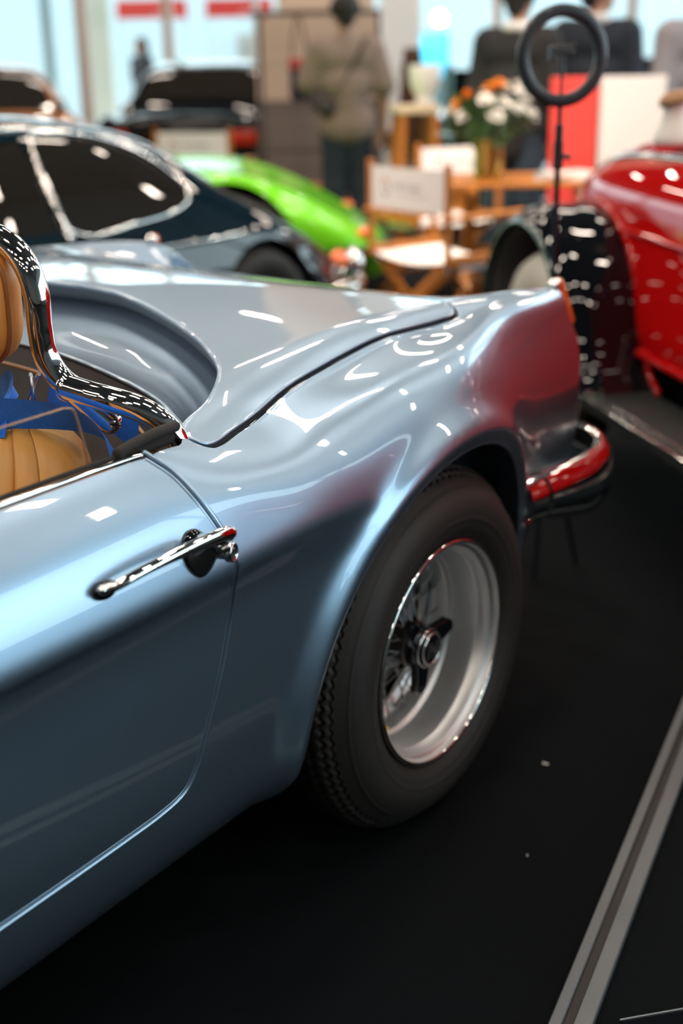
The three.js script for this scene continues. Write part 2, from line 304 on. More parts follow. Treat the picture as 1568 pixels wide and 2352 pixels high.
function section(x) {
  const pts = [];
  for (let k = 0; k < 10; k++) pts.push([secZ[k](x), secY[k](x)]);
  const jz = joinZ(x); pts.push([jz, deckY(x, jz)]);
  const all = [[2 * pts[0][0] - pts[1][0], 2 * pts[0][1] - pts[1][1]], ...pts, [jz - 0.03, deckY(x, jz - 0.03)]];
  const out = [];
  for (let s = 0; s < 10; s++) {
    const [a, b, c, d] = [all[s], all[s + 1], all[s + 2], all[s + 3]];
    const k = (p, q) => Math.max(Math.sqrt(Math.hypot(p[0] - q[0], p[1] - q[1])), 1e-4), t0 = 0, t1 = k(a, b), t2 = t1 + k(b, c), t3 = t2 + k(c, d);
    for (let n = 0; n < segCount[s]; n++) {
      const t = lerp(t1, t2, n / segCount[s]), p = [0, 1].map((i) => {
        const A1 = (t1 - t) / (t1 - t0) * a[i] + (t - t0) / (t1 - t0) * b[i], A2 = (t2 - t) / (t2 - t1) * b[i] + (t - t1) / (t2 - t1) * c[i], A3 = (t3 - t) / (t3 - t2) * c[i] + (t - t2) / (t3 - t2) * d[i];
        const B1 = (t2 - t) / (t2 - t0) * A1 + (t - t0) / (t2 - t0) * A2, B2 = (t3 - t) / (t3 - t1) * A2 + (t - t1) / (t3 - t1) * A3;
        return (t2 - t) / (t2 - t1) * B1 + (t - t1) / (t2 - t1) * B2;
      });
      out.push(p);
    }
  }
  for (let n = 0; n <= UP; n++) { const z = jz * (1 - n / UP); out.push([z, deckY(x, z)]); }
  return out;
}
const archR = (x, y) => (y > 0.32 ? Math.hypot(x + 0.02, y - 0.32) : Math.abs(x + 0.02));
function skinPoint(u, zy) {
  let [z, y] = zy; let x = u;
  if (z > 0.5) z += (u < 0.1 ? 0.021 : lerp(0.021, 0.012, clamp((u - 0.1) / 0.3, 0, 1))) * Math.exp(-(((archR(u, y) - 0.432) / 0.03) ** 2)) * sstep(0.2, 0.32, y);
  if (u > 0.5) { x += (tailX(y) - 0.75) * sstep(0.5, 0.75, u) ** 1.2; const t = clamp((u - 0.70) / 0.05, 0, 1) ** 2; z -= 0.012 * t * (z > 0.3 ? 1 : z / 0.3); if (y > 0.75) y -= 0.006 * t; }
  if (u < -2.3) x = u;
  return [x, y, z];
}
const columns = [];
for (let u = -2.6; u < -1.3; u += 0.04) columns.push(u);
for (let u = -1.3; u < 0.749; u += 0.0075) columns.push(u);
columns.push(0.75);
const sections = columns.map(section);
const skin = makeGrid(columns.length - 1, SKIN_V, (i, j) => skinPoint(columns[i], sections[i][j]));
function flankPoint(x, y, lift = 0) {                                 // the point of the flank at a given x and height
  const s = section(x); let best = null;
  for (let j = 1; j < LOW + 20; j++) if ((s[j][1] - y) * (s[j + 1][1] - y) <= 0) { best = skinPoint(x, s[j].map((q, i) => lerp(q, s[j + 1][i], clamp((y - s[j][1]) / (s[j + 1][1] - s[j][1] || 1), 0, 1)))); break; }
  if (!best) best = skinPoint(x, s[4]);
  return [best[0], y, best[2] + lift];
}
const deckPoint = (x, z, lift = 0) => [x, deckY(x, z) + lift, z];
// outlines of the panels
const doorEdge = curvePts([[-.72, .95], [-.684, .878], [-.657, .847], [-.642, .813], [-.628, .780], [-.617, .751], [-.610, .722], [-.602, .665], [-.614, .607], [-.632, .550], [-.657, .482], [-.676, .436], [-.694, .417], [-.733, .408], [-.80, .405], [-1.0, .403], [-1.55, .403]], 160).map((p) => [p[0], p[1]]);
const doorPoly = [...doorEdge, [-1.62, .42], [-1.62, .95]];
const seam = curvePts([[-.574, .684], [-.566, .700], [-.548, .711], [-.525, .709], [-.463, .691], [-.31, .656], [-.17, .636], [-.04, .626], [.1, .621], [.20, .620], [.255, .617], [.275, .600], [.283, .56], [.29, .45], [.296, .2], [.298, 0]], 200).map((p) => [p[0], p[1]]);
const lip = curvePts([[-.09, 0], [-.103, .1], [-.178, .3], [-.255, .45], [-.336, .55], [-.44, .618], [-.53, .655], [-.574, .682]], 120).map((p) => [p[0], p[1]]);
const rev = (a) => a.slice().reverse(), flip = (a) => a.map(([x, z]) => [x, -z]);
const openPoly = [[-1.62, .722], [-.684, .722], [-.60, .704], ...seam, ...rev(flip(seam)), [-.60, -.704], [-.684, -.722], [-1.62, -.722]];
const lidPoly = [...lip, ...seam, ...rev(flip(seam)), ...rev(flip(lip))];
const fDoor = polyField(doorPoly, 0, 1), fOpen = polyField(openPoly, 0, 2), fLid = polyField(lidPoly, 0, 2);
const onFlank = (p) => p[2] - 0.5;

const car = thing('convertible_car', 'light metallic blue open two-seater car with wire wheels and tan seats', 'car');
{ // the body leans a touch towards its near side on its springs
  const lean = 0.018, py = 0.8, pz = 0.7; car.rotation.x = lean;
  car.position.set(0, py - (py * Math.cos(lean) - pz * Math.sin(lean)), pz - (py * Math.sin(lean) + pz * Math.cos(lean)));
}
const shellDoorOut = (p) => (p[2] > 0.5 ? -fDoor(p) - 0.0022 : 1);
const shell = cut(skin, [shellDoorOut, (p) => (p[2] > 0.3 ? archR(p[0], p[1]) - 0.402 : 1), (p) => -fOpen(p) - 0.0048], 0, false, true);
// rear face, closed from the tail edge inwards, and nose cap
const edgeOf = (i) => { const a = []; for (let j = 0; j <= SKIN_V; j++) a.push(skin.P[i * (SKIN_V + 1) + j]); return a; };
const tailEdge = edgeOf(skin.nu), noseEdge = edgeOf(0);
const rearFace = (sgn) => sheet(SKIN_V, 14, (u, v) => { const p = tailEdge[Math.round(u * SKIN_V)], q = [p[0] - 0.02, lerp(p[1], 0.6, 0.25), p[2] * 0.8], k = v < 0.4 ? v / 0.4 * 0.12 : 0.12 + (v - 0.4) / 0.6 * 0.88; return [lerp(p[0], lerp(p[0], 0.80, 0.5), k) + 0.012 * Math.sin(Math.min(v / 0.4, 1) * Math.PI), lerp(p[1], 0.60, k), sgn * lerp(p[2], 0, k)]; });
const noseFace = (sgn) => sheet(SKIN_V, 12, (u, v) => { const p = noseEdge[Math.round(u * SKIN_V)], a = v * Math.PI / 2; return [p[0] - 0.35 * Math.sin(a), lerp(0.52, p[1], Math.cos(a)), sgn * lerp(0, p[2], Math.cos(a))]; });
part('body_shell', merge([shell, rearFace(1), rearFace(-1), noseFace(1), noseFace(-1)]), M.paint, car);
part('inner_shell', cut(skin, [(p) => (p[2] > 0.3 ? archR(p[0], p[1]) - 0.412 : 1), (p) => (p[0] < -0.55 ? -fOpen(p) - 0.006 : 0.012 + (p[0] > 0.27 ? 1 : -fOpen(p)))], 0.014, false, true), M.underseal, car);
for (const mirror of [false, true]) {
  const d = part('door', cut(skin, [(p) => fDoor(p) - 0.0022, onFlank, (p) => -fOpen(p) - 0.0035], 0, mirror), M.paint, car), s = mirror ? -1 : 1;
  // rolled edge of the door and of the panel behind it
  const e = doorEdge.filter(([x, y]) => y < 0.872), roll = (o) => e.filter((_, i) => i % 3 === 0).map(([x, y], i, a) => { const q = a[Math.min(i + 1, a.length - 1)], w = a[Math.max(i - 1, 0)], tx = q[0] - w[0], ty = q[1] - w[1], l = Math.hypot(tx, ty) || 1, f = flankPoint(x - ty / l * o, y + tx / l * o, -0.0026); return [f[0], f[1], s * f[2]]; });
  part('door_edge', tube(roll(-0.0040), 0.0034, 200, 8), M.paint, d);
  part('pillar_edge', tube(roll(0.0046), 0.0042, 200, 8), M.paint, car);
  const top = (o, up) => { const a = []; for (let x = -1.6; x <= -0.685; x += 0.05) a.push([x, deckY(x, 0.72 + o) + up, s * (0.72 + o)]); a.push([-0.686, deckY(-0.686, 0.72 + o) + up, s * (0.72 + o)]); return a; };
  part('chrome_strip', tube(top(0.001, -0.001), 0.0042, 60, 8), M.chrome, d);
  part('window_seal', tube(top(-0.007, -0.001), 0.0032, 60, 8), M.foam, d);
  part('door_lining', merge([box(0.98, 0.56, 0.03, -1.14, 0.57, s * 0.665, 0.01), box(0.7, 0.05, 0.06, -1.16, 0.68, s * 0.635, 0.02)]), M.tan, d);
  // arch lip and wheel housing
  const la = []; for (let k = 0; k <= 60; k++) { const a = Math.PI * (k / 60); const x = -0.02 - 0.402 * Math.cos(a), y = 0.32 + 0.402 * Math.sin(a), f = flankPoint(x, y, -0.004); la.push([f[0], f[1], s * f[2]]); }
  { const f = flankPoint(-0.422, 0.26, -0.004), g = flankPoint(0.382, 0.30, -0.004); la.unshift([f[0], f[1], s * f[2]]); la.push([g[0], g[1], s * g[2]]); }
  part('arch_lip', tube(la, 0.0045, 140, 8), M.paint, car);
  part('wheel_housing', sheet(60, 8, (u, v) => { const q = la[Math.round(u * (la.length - 1))]; return [lerp(q[0], q[0] * 1.0, v), q[1] + 0.006, s * lerp(Math.abs(q[2]) - 0.002, 0.42, v)]; }), M.paint, car);
  part('wheel_housing_wall', sheet(40, 4, (u, v) => { const a = Math.PI * u; return [-0.02 - 0.43 * Math.cos(a) * v, 0.2 + (0.12 + 0.41 * Math.sin(a)) * v, s * 0.43]; }), M.paint, car);
}
// deck lid (hard cover over the hood well)
const lid = part('deck_cover', cut(skin, [(p) => fLid(p) - 0.0048], 0, false, true), M.paint, car);
{
  const inset = (a, o) => a.map((p, i) => { const q = a[Math.min(i + 1, a.length - 1)], w = a[Math.max(i - 1, 0)], tx = q[0] - w[0], tz = q[1] - w[1], l = Math.hypot(tx, tz) || 1; return [p[0] - tz / l * o, p[1] + tx / l * o]; });
  const lipFull = [...rev(lip), ...flip(lip).slice(1)], sp = (a, every, up) => a.filter((_, i) => i % every === 0).map(([x, z]) => deckPoint(x, z, up));
  part('front_lip', tube(sp(inset(lipFull, 0.002), 3, -0.0035), 0.0046, 260, 10), M.paint, lid);
  part('lip_underside', sheet(220, 10, (u, v) => { const [x, z] = lipFull[Math.round(u * (lipFull.length - 1))], k = Math.min(1, (0.7 - Math.abs(z)) / 0.12), [bx, bz] = [x + 0.05 * v * k, z * (1 - 0.06 * v)]; return [bx, deckY(x, z) - 0.008 - 0.034 * Math.sin(v * 1.5) * clamp(k + 0.1, 0, 1), bz]; }), M.underseal, lid);
  for (const s of [1, -1]) {
    const e = seam.filter(([x]) => true).map(([x, z]) => [x, z * s]);
    part('cover_edge', tube(sp(inset(e, -0.0066 * s), 3, -0.0032), 0.0034, 240, 8), M.paint, lid);
    part('cover_seal', tube(sp(e, 3, -0.0100), 0.0062, 240, 8), M.gloss, car);
    part('panel_edge', tube(sp(inset(e, 0.0066 * s), 3, -0.0034), 0.0034, 240, 8), M.paint, car);
  }
}
// hood well panel under the lip
{
  const front = curvePts([[-.545, .868, .663], [-.47, .868, .55], [-.405, .868, .40], [-.345, .868, .2], [-.325, .868, 0]], 60), full = [...front, ...rev(front).slice(1).map(([x, y, z]) => [x, y, -z])];
  const lipX = (z) => { const q = Math.abs(z); for (let i = 0; i < lip.length - 1; i++) if (lip[i + 1][1] >= q) return lerp(lip[i][0], lip[i + 1][0], (q - lip[i][1]) / (lip[i + 1][1] - lip[i][1])); return lip[lip.length - 1][0]; };
  const well = part('hood_well_panel', sheet(full.length - 1, 24, (u, v) => { const f = full[Math.round(u * (full.length - 1))], side = Math.min(Math.abs(f[2]) / 0.663, 1), bx = lipX(f[2]) + 0.045 * (1 - side) + 0.012, by = deckY(lipX(f[2]), f[2]) - 0.034 - 0.030 * sstep(0.45, 1, side); return [lerp(f[0], bx, v), lerp(f[1], by, v) - 0.022 * Math.sin(v * Math.PI) * (0.4 + 0.6 * side), f[2]]; }), M.paint, car);
  part('panel_rim', tube(full, 0.0035, 160, 8), M.paint, well);
  part('trim_bead', tube(full.map(([x, y, z]) => [x - 0.035, y - 0.028, z * 0.97]), 0.0035, 160, 8), std(0.25, 0.13, 0.06, 0.4, 0.5), car);
  part('rear_bulkhead', sheet(full.length - 1, 6, (u, v) => { const f = full[Math.round(u * (full.length - 1))]; return [f[0] - 0.06 * v, lerp(f[1] - 0.006, 0.24, v), f[2]]; }), M.trimCarpet, car);
  part('cabin_floor', merge([new THREE.BoxGeometry(1.4, 0.02, 1.32).translate(-1.02, 0.235, 0), new THREE.BoxGeometry(1.25, 0.22, 0.2).translate(-1.1, 0.34, 0), new THREE.BoxGeometry(0.1, 0.5, 1.3).translate(-1.72, 0.48, 0)]), M.trimCarpet, car);
  part('floor_pan', merge([new THREE.BoxGeometry(3.2, 0.03, 0.84).translate(-1.0, 0.225, 0), new THREE.BoxGeometry(1.75, 0.03, 1.24).translate(-1.45, 0.25, 0)]), M.underseal, car);
  part('dashboard', merge([box(0.25, 0.14, 1.26, -1.62, 0.80, 0, 0.05)]), M.foam, car);
}
// rubber end seal between door glass and deck cover
part('end_seal', merge([tube([[-.716, .884, .714], [-.69, .887, .712], [-.64, .889, .706], [-.592, .884, .694]], 0.0072, 40, 10), tube([[-.712, .872, .706], [-.66, .874, .700], [-.595, .868, .684]], 0.009, 30, 10), new THREE.IcosahedronGeometry(0.0085, 2).scale(1.1, 1, 0.8).translate(-.713, .878, .712)]), M.foam, car);
// rolled-down side window with its top rear corner still showing
{
  const t = 0.004, shape = new THREE.Shape([[-1.45, .70], [-1.45, .935], [-1.2, .953], [-.790, .957], [-.777, .950], [-.752, .70]].map((p) => new THREE.Vector2(...p)));
  const w = part('door_window', new THREE.ShapeGeometry(shape).translate(0, 0, .7105), M.glass, car);
  part('glass_edge', merge([tube([[-1.45, .935, .7105], [-1.2, .953, .7105], [-.793, .957, .7105]], 0.0014, 30, 6), tube([[-.793, .957, .7105], [-.780, .953, .7105], [-.777, .948, .7105], [-.758, .875, .7105]], 0.0014, 24, 6)]), std(0.35, 0.22, 0.14, 0.3, 0.3), w);
}
// tail lamps on the fin ends
for (const s of [1, -1]) {
  const pts = []; for (let k = 0; k <= 12; k++) { const y = lerp(0.862, 0.785, k / 12), x = tailX(y) - 0.004, z = pchip([.72, .80, .868], [.612, .604, .586])(y); pts.push([x, y - 0.004, s * z]); }
  const t = part('tail_lamp', tube(pts.map(([x, y, z]) => [x + 0.006, y, z]), 0.016, 40, 14), M.amber, car);
  part('lamp_base', tube(pts.map(([x, y, z]) => [x - 0.004, y, z - s * 0.002]), 0.0165, 40, 12), M.chrome, t);
}
// rear quarter bumpers
for (const s of [1, -1]) {
  const path = (a, b) => { const c = new THREE.CatmullRomCurve3([[.375, .718], [.45, .726], [.56, .733], [.68, .730], [.78, .706], [.862, .645], [.905, .55], [.925, .42], [.935, .22]].map(([x, z]) => V(x, 0, z)), false, 'centripetal'); return (u) => { const k = lerp(a, b, u), p = c.getPointAt(k), t = c.getTangentAt(k); return [p, t, k]; }; };
  const blade = (a, b, n) => { const f = path(a, b); return sheet(n, 20, (u, v) => { const [p, t, k] = f(u), an = lerp(-1.9, 1.9, v), hgt = lerp(0.048, 0.072, sstep(0, 0.35, k)), o = Math.cos(an) * 0.034 - 0.012, y = lerp(0.488, 0.450, sstep(0, 0.4, k)) + Math.sin(an) * hgt; return [p.x - t.z * o, y, s * (p.z + t.x * o)]; }); };
  part('bumper', merge([blade(0.075, 1, 90)]), M.chrome, car);
  part('bumper_end', merge([blade(0.0, 0.062, 12)]), M.chrome, car);
  part('bumper_bracket', merge([rod([.47, .475, s * .66], [.50, .475, s * .725], 0.015), rod([.80, .475, s * .5], [.88, .475, s * .55], 0.015)]), M.black, car);
}
// door handle
for (const s of [1]) {
  const h = new THREE.Group(); h.name = 'door_handle'; car.add(h);
  const arm = [[-.842, .772, .804], [-.832, .777, .815], [-.800, .786, .826], [-.755, .792, .834], [-.71, .7935, .838], [-.672, .792, .839], [-.655, .789, .838]];
  const c = new THREE.CatmullRomCurve3(arm.map((p) => V(...p)), false, 'centripetal');
  part('pull', merge([sheet(60, 16, (u, v) => { const p = c.getPoint(u), a = v * Math.PI * 2, w = lerp(0.0062, 0.0102, sstep(0.3, 0.9, u)) * (u > 0.97 ? 0.8 : 1) * (u < 0.04 ? 0.9 : 1), th = lerp(0.0072, 0.0055, u); return [p.x, p.y + Math.sin(a) * w, p.z + Math.cos(a) * th]; }), new THREE.SphereGeometry(0.0065, 12, 8).translate(...arm[0]), new THREE.SphereGeometry(0.006, 12, 8).scale(1, 1.2, 0.9).translate(...arm[6])]), M.chrome, h);
  const foot = flankPoint(-.835, .768), esc = flankPoint(-.675, .757);
  part('front_foot', new THREE.SphereGeometry(0.0125, 20, 12).scale(1.35, 0.95, 0.75).translate(foot[0] + 0.002, foot[1], foot[2] + 0.004), M.gloss, h);
  part('escutcheon', new THREE.SphereGeometry(0.026, 28, 18).scale(0.92, 1.15, 0.30).rotateX(-0.35).translate(esc[0], esc[1] + 0.004, esc[2] + 0.001), M.gloss, h);
  part('pedestal', sheet(30, 16, (u, v) => { const a = u * Math.PI * 2, k = sstep(0, 1, v), rx = lerp(0.0225, 0.0145, Math.sin(v * Math.PI * 0.6)), ry = lerp(0.029, 0.011, k); return [esc[0] + Math.cos(a) * rx + 0.002 * v, esc[1] + Math.sin(a) * ry + 0.030 * k, esc[2] + 0.005 + 0.036 * v]; }), M.chrome, h);
  const b0 = [-.664, .760, .800], b1 = [-.652, .762, .838], dir = V(b1[0] - b0[0], b1[1] - b0[1], b1[2] - b0[2]).normalize(), q = new THREE.Quaternion().setFromUnitVectors(V(0, 0, 1), dir);
  const btn = latheZ([[0, 0], [0.0095, 0], [0.0095, 0.03], [0.0125, 0.031], [0.0125, 0.039], [0.0118, 0.0402], [0.0098, 0.0402], [0.0092, 0.0385], [0, 0.0385]], 40); btn.applyQuaternion(q); btn.translate(...b0);
  const bt = part('push_button', btn, M.chrome, h);
  const key = merge([box(0.0022, 0.011, 0.002, 0, 0, 0.0392, 0.0005), box(0.006, 0.014, 0.001, 0, 0, 0.0386, 0.0005)]); key.applyQuaternion(q); key.translate(...b0); part('key_slot', key, M.steel, bt);
}

// ------------------------------------------------------------------ the blue car: seats, roll hoops, belts
const ribs = noiseTexture(128, (u, v) => 0.5 + 0.5 * Math.sin(v * Math.PI * 2 * 16)); ribs.repeat.set(1, 1);
const webM = M.webbing.clone(); webM.bumpMap = ribs; webM.bumpScale = 0.0012;
const ribbon = (pts, width, w0, w1 = w0, n = 80) => {
  const c = new THREE.CatmullRomCurve3(pts.map((p) => V(...p)), false, 'centripetal'), L = c.getLength();
  return sheet(n, 8, (u, v) => { const p = c.getPoint(u), w = V(...w0).lerp(V(...w1), u).normalize(), k = (v - 0.5) * width; return [p.x + w.x * k, p.y + w.y * k, p.z + w.z * k]; }, [1, 1]).setAttribute('uv', (() => { const a = []; for (let i = 0; i <= n; i++) for (let j = 0; j <= 8; j++) a.push(j / 8, i / n * L / 0.055 + 0.35 * j / 8); return new THREE.Float32BufferAttribute(a, 2); })());
};
function seatSet(s) {
  const seat = new THREE.Group(); seat.name = 'seat'; car.add(seat);
  const zc = 0.365, xc = (y) => lerp(-0.815, -0.655, (y - 0.42) / 0.46);
  const half = (y) => 0.25 * Math.pow(Math.max(1 - Math.pow(Math.abs(y - 0.63) / 0.262, 4), 0), 0.3);
  const yOf = (v) => 0.40 + 0.488 * v;
  const thick = (q, v) => 0.075 * Math.pow(1 - Math.pow(Math.abs(q), 5), 0.5) * Math.pow(Math.max(1 - Math.pow(v, 10), 0), 0.5);
  const flutes = 16;
  for (let k = 0; k < flutes; k++) part('flute', sheet(14, 60, (u, v) => {
    const q = lerp(-0.95, 0.95, (k + u) / flutes), y = yOf(v), lean = 0.10 * Math.sin(v * 2.2), qq = clamp(q - lean * (1 - q * q) * s * 0 - 0.05 * v * v, -1, 1);
    return [xc(y) - thick(qq, v) - 0.017 * Math.pow(Math.sin(u * Math.PI), 0.45) * Math.pow(Math.max(1 - v ** 12, 0), 0.5), y, s * (zc + qq * half(y))];
  }), M.tan, seat);
  for (const e of [-1, 1]) part('bolster', sheet(24, 60, (u, v) => {
    const y = yOf(v), a = u * Math.PI * 1.15, q0 = e * 0.93;
    const base = thick(q0 - 0.02, v), w = half(y), r = Math.max(base, 0.004);
    return [xc(y) - r * Math.cos(a) * 1.12, y, s * (zc + q0 * w + e * Math.sin(a) * w * 0.08)];
  }), M.tan, seat);
  part('back_panel', sheet(20, 40, (u, v) => { const y = yOf(v), q = lerp(-1, 1, u); return [xc(y) + 0.7 * thick(q, v), y, s * (zc + q * half(y) * 0.98)]; }), M.tan, seat);
  part('cushion', box(0.5, 0.14, 0.48, -1.04, 0.36, s * zc, 0.05), M.tan, seat);
  const hr = part('headrest', sheet(48, 30, (u, v) => { const a = u * Math.PI * 2, b = (v - 0.5) * Math.PI, sp = (x, e) => Math.sign(x) * Math.pow(Math.abs(x), e); return [-0.672 - 0.052 * sp(Math.sin(b), 0.8), 1.025 + 0.083 * sp(Math.sin(a), 0.6) * sp(Math.cos(b), 0.45), s * (zc + 0.004 + 0.117 * sp(Math.cos(a), 0.6) * sp(Math.cos(b), 0.45))]; }), M.tan, car);
  part('piping', tube(Array.from({ length: 48 }, (_, i) => { const a = i / 48 * Math.PI * 2, sp = (x, e) => Math.sign(x) * Math.pow(Math.abs(x), e); return [-0.672, 1.025 + 0.084 * sp(Math.sin(a), 0.6), s * (zc + 0.004 + 0.118 * sp(Math.cos(a), 0.6))]; }), 0.0032, 120, 6, true), std(0.25, 0.09, 0.02, 0.5), hr);
  const mir = (p) => [p[0], p[1], s * p[2]];
  const hoop = part('roll_hoop', merge([
    tube([[-.615, .88, .60], [-.632, .915, .565], [-.642, .938, .538], [-.648, .965, .524], [-.65, 1.0, .520], [-.65, 1.045, .518], [-.65, 1.082, .502], [-.647, 1.108, .462], [-.645, 1.116, .41], [-.645, 1.116, .33], [-.647, 1.108, .278], [-.65, 1.082, .238], [-.65, 1.045, .222], [-.65, 1.0, .22], [-.645, .93, .215], [-.61, .82, .2], [-.58, .70, .2]].map(mir), 0.0168, 200, 24),
    tube([[-.640, .925, .552], [-.632, .919, .58], [-.622, .913, .615], [-.606, .903, .645], [-.588, .884, .668], [-.576, .858, .680], [-.572, .82, .684]].map(mir), 0.0172, 100, 24)]), M.chrome, car);
  part('weld_collar', new THREE.TorusGeometry(0.0168, 0.0028, 8, 30).rotateY(s * -0.25).translate(-.640, .925, s * .553), M.chrome, hoop);
  const belt = part('seat_belt', merge([
    ribbon([[-.575, .86, .33], [-.605, .90, .40], [-.645, .905, .44], [-.69, .893, .47], [-.715, .86, .485]].map(mir), 0.05, [0.2, 0.25, -s * 0.9], [0, 0.3, s * 0.9]),
    ribbon([[-.72, .895, .475], [-.70, .896, .51], [-.672, .894, .56], [-.650, .884, .60], [-.648, .862, .632], [-.656, .82, .648], [-.67, .76, .652]].map(mir), 0.05, [-0.25, 0.95, 0], [-0.75, 0.35, s * 0.4]),
    ribbon([[-.58, .90, .45], [-.585, .895, .50], [-.58, .88, .56], [-.575, .855, .61]].map(mir), 0.05, [0.1, 0.95, 0.2], [0.1, 0.9, 0.1])]), webM, car);
  const bk = new THREE.TorusGeometry(0.024, 0.0028, 8, 4, Math.PI * 2).rotateZ(Math.PI / 4).scale(0.8, 1.15, 1).rotateY(0.9);
  part('belt_buckle', merge([bk.translate(-.655, .915, s * .50), rod([-.655, .89, s * .485], [-.655, .94, s * .515], 0.003)]), M.steel, belt);
}
seatSet(1); seatSet(-1);

// ------------------------------------------------------------------ the blue car: rear wheels
function makeWheel() {
  const w = new THREE.Group(); w.name = 'wheel';
  const prof = curvePts([[.198, -.012], [.208, -.004], [.222, .008], [.245, .016], [.268, .016], [.288, .008], [.302, -.004], [.312, -.014], [.322, -.024], [.330, -.036], [.3345, -.055], [.336, -.095], [.3345, -.135], [.330, -.154], [.318, -.172], [.29, -.192], [.25, -.205], [.215, -.2], [.2, -.19]], 150);
  const tri = (t) => Math.abs(((t % 1) + 1) % 1 - 0.5) * 4 - 1;
  const NA = 720;
  part('tyre', sheet(NA, 150, (u, v) => {
    const [r0, z] = prof[Math.round(v * 150)], a = u * Math.PI * 2; let r = r0;
    if (z < -0.012 && z > -0.178 && r0 > 0.30) {
      const zig = tri(u * 96) * 0.0035;
      for (const g of [-0.032, -0.052, -0.074, -0.096, -0.118, -0.140, -0.158]) { const d = Math.abs(z - g - zig); if (d < 0.0034) r -= 0.0062 * (1 - (d / 0.0034) ** 4); }
      const dz = Math.abs(z + 0.020 - zig * 0.6); if (dz < 0.0022) r -= 0.004;
    } else if (z > -0.012 && r0 > 0.215) {                          // rings and ribs moulded in the sidewall
      for (const [rr, h, wd] of [[.296, .0016, .0022], [.244, .0014, .003], [.229, .001, .002]]) { const d = Math.abs(r0 - rr); if (d < wd) return [Math.cos(a) * r, Math.sin(a) * r, z + h * (1 - (d / wd) ** 2)]; }
    }
    return [Math.cos(a) * r, Math.sin(a) * r, z];
  }, [40, 4]), tyreM, w);
  const rim = part('rim', latheZ([[.200, -.010], [.2045, -.003], [.2062, .0], [.2055, .0035], [.2025, .005], [.1995, .004], [.1975, .0], [.197, -.005], [.1945, -.008], [.1915, -.009], [.1900, -.012], [.1885, -.020], [.184, -.030], [.1815, -.034], [.1805, -.060], [.1795, -.085], [.178, -.088], [.174, -.090], [.172, -.094], [.169, -.118], [.166, -.128], [.150, -.134], [.148, -.14]].map(([r, z]) => [r, -z * -1]), 160), M.dish, w);
  part('rim_lip', new THREE.TorusGeometry(0.2025, 0.0042, 12, 160).translate(0, 0, 0.002), M.chrome, rim);
  part('brake_disc', latheZ([[0, -.150], [.085, -.150], [.088, -.160], [.140, -.160], [.142, -.164], [.142, -.172], [.140, -.176], [0, -.176]], 64), std(0.30, 0.28, 0.26, 0.45, 0.9), w);
  part('brake_caliper', box(0.06, 0.11, 0.05, 0.115, 0.03, -0.168, 0.012), M.underseal, w);
  part('axle_hub', latheZ([[0, -.13], [.05, -.13], [.055, -.15], [.055, -.26], [0, -.26]], 32), M.underseal, w);
  // laced wire spokes, two rows
  const spokeM = std(0.22, 0.21, 0.20, 0.3, 1), hubR = [0.040, 0.034], N = 24;
  for (let k = 0; k < N; k++) for (const row of [0, 1]) for (const dir of row ? [1] : [-1]) {
    const a0 = (k + row * 0.5) / N * Math.PI * 2, a1 = a0 + dir * (row ? 0.42 : 0.5) * (k % 2 ? 1 : -1), zi = row ? -0.06 : -0.125, ro = row ? 0.167 : 0.166, zo = row ? -0.124 : -0.110;
    const A = [Math.cos(a0) * hubR[row], Math.sin(a0) * hubR[row], zi], B = [Math.cos(a1) * ro, Math.sin(a1) * ro, zo], m = A.map((q, i) => lerp(q, B[i], 0.86));
    part('spoke', merge([rod(A, B, 0.0016, 6), rod(m, B, 0.0028, 6)]), spokeM, w);
  }
  const hub = part('hub', latheZ([[0, -.05], [.036, -.05], [.043, -.056], [.043, -.064], [.036, -.07], [.034, -.11], [.044, -.118], [.052, -.122], [.052, -.132], [0, -.132]], 48), std(0.10, 0.09, 0.085, 0.35, 1), w);
  const ear = new THREE.Shape(); ear.moveTo(-.020, .018); ear.quadraticCurveTo(-.017, .045, -.013, .070); ear.quadraticCurveTo(-.004, .082, .010, .076); ear.quadraticCurveTo(.013, .045, .020, .018); ear.closePath();
  const earG = () => new THREE.ExtrudeGeometry(ear, { depth: 0.012, bevelEnabled: true, bevelSize: 0.003, bevelThickness: 0.003, bevelSegments: 3 });
  const spinner = part('spinner', latheZ([[0, -.022], [.026, -.022], [.029, -.024], [.031, -.028], [.0345, -.030], [.037, -.036], [.038, -.052], [0, -.052]], 56), M.gloss, w);
  for (let k = 0; k < 3; k++) part('spinner_ear', earG().translate(0, 0, -0.05).rotateX(0.10).rotateZ(-1.35 + k * Math.PI * 2 / 3), M.gloss, spinner);
  part('cap_ring', merge([new THREE.TorusGeometry(0.0285, 0.0022, 10, 60).translate(0, 0, -0.0225), new THREE.TorusGeometry(0.0345, 0.002, 10, 60).translate(0, 0, -0.0295)]), M.chrome, spinner);
  const emb = new THREE.Shape(); emb.moveTo(-.012, -.014); emb.lineTo(-.012, .014); emb.lineTo(-.002, .014); emb.quadraticCurveTo(.008, .013, .007, .005); emb.quadraticCurveTo(.006, 0, .002, -.001); emb.lineTo(.012, -.014); emb.lineTo(.006, -.014); emb.lineTo(-.003, -.002); emb.lineTo(-.007, -.002); emb.lineTo(-.007, -.014); emb.closePath();
  part('cap_emblem', merge([new THREE.ExtrudeGeometry(emb, { depth: 0.0012, bevelEnabled: false }).translate(-.003, 0, -0.0222), new THREE.ExtrudeGeometry(emb, { depth: 0.0012, bevelEnabled: false }).rotateZ(Math.PI).translate(.006, -.002, -0.0222)]), M.steel, spinner);
  const va = -2.28, vr = 0.166, vd = [Math.cos(va), Math.sin(va)];
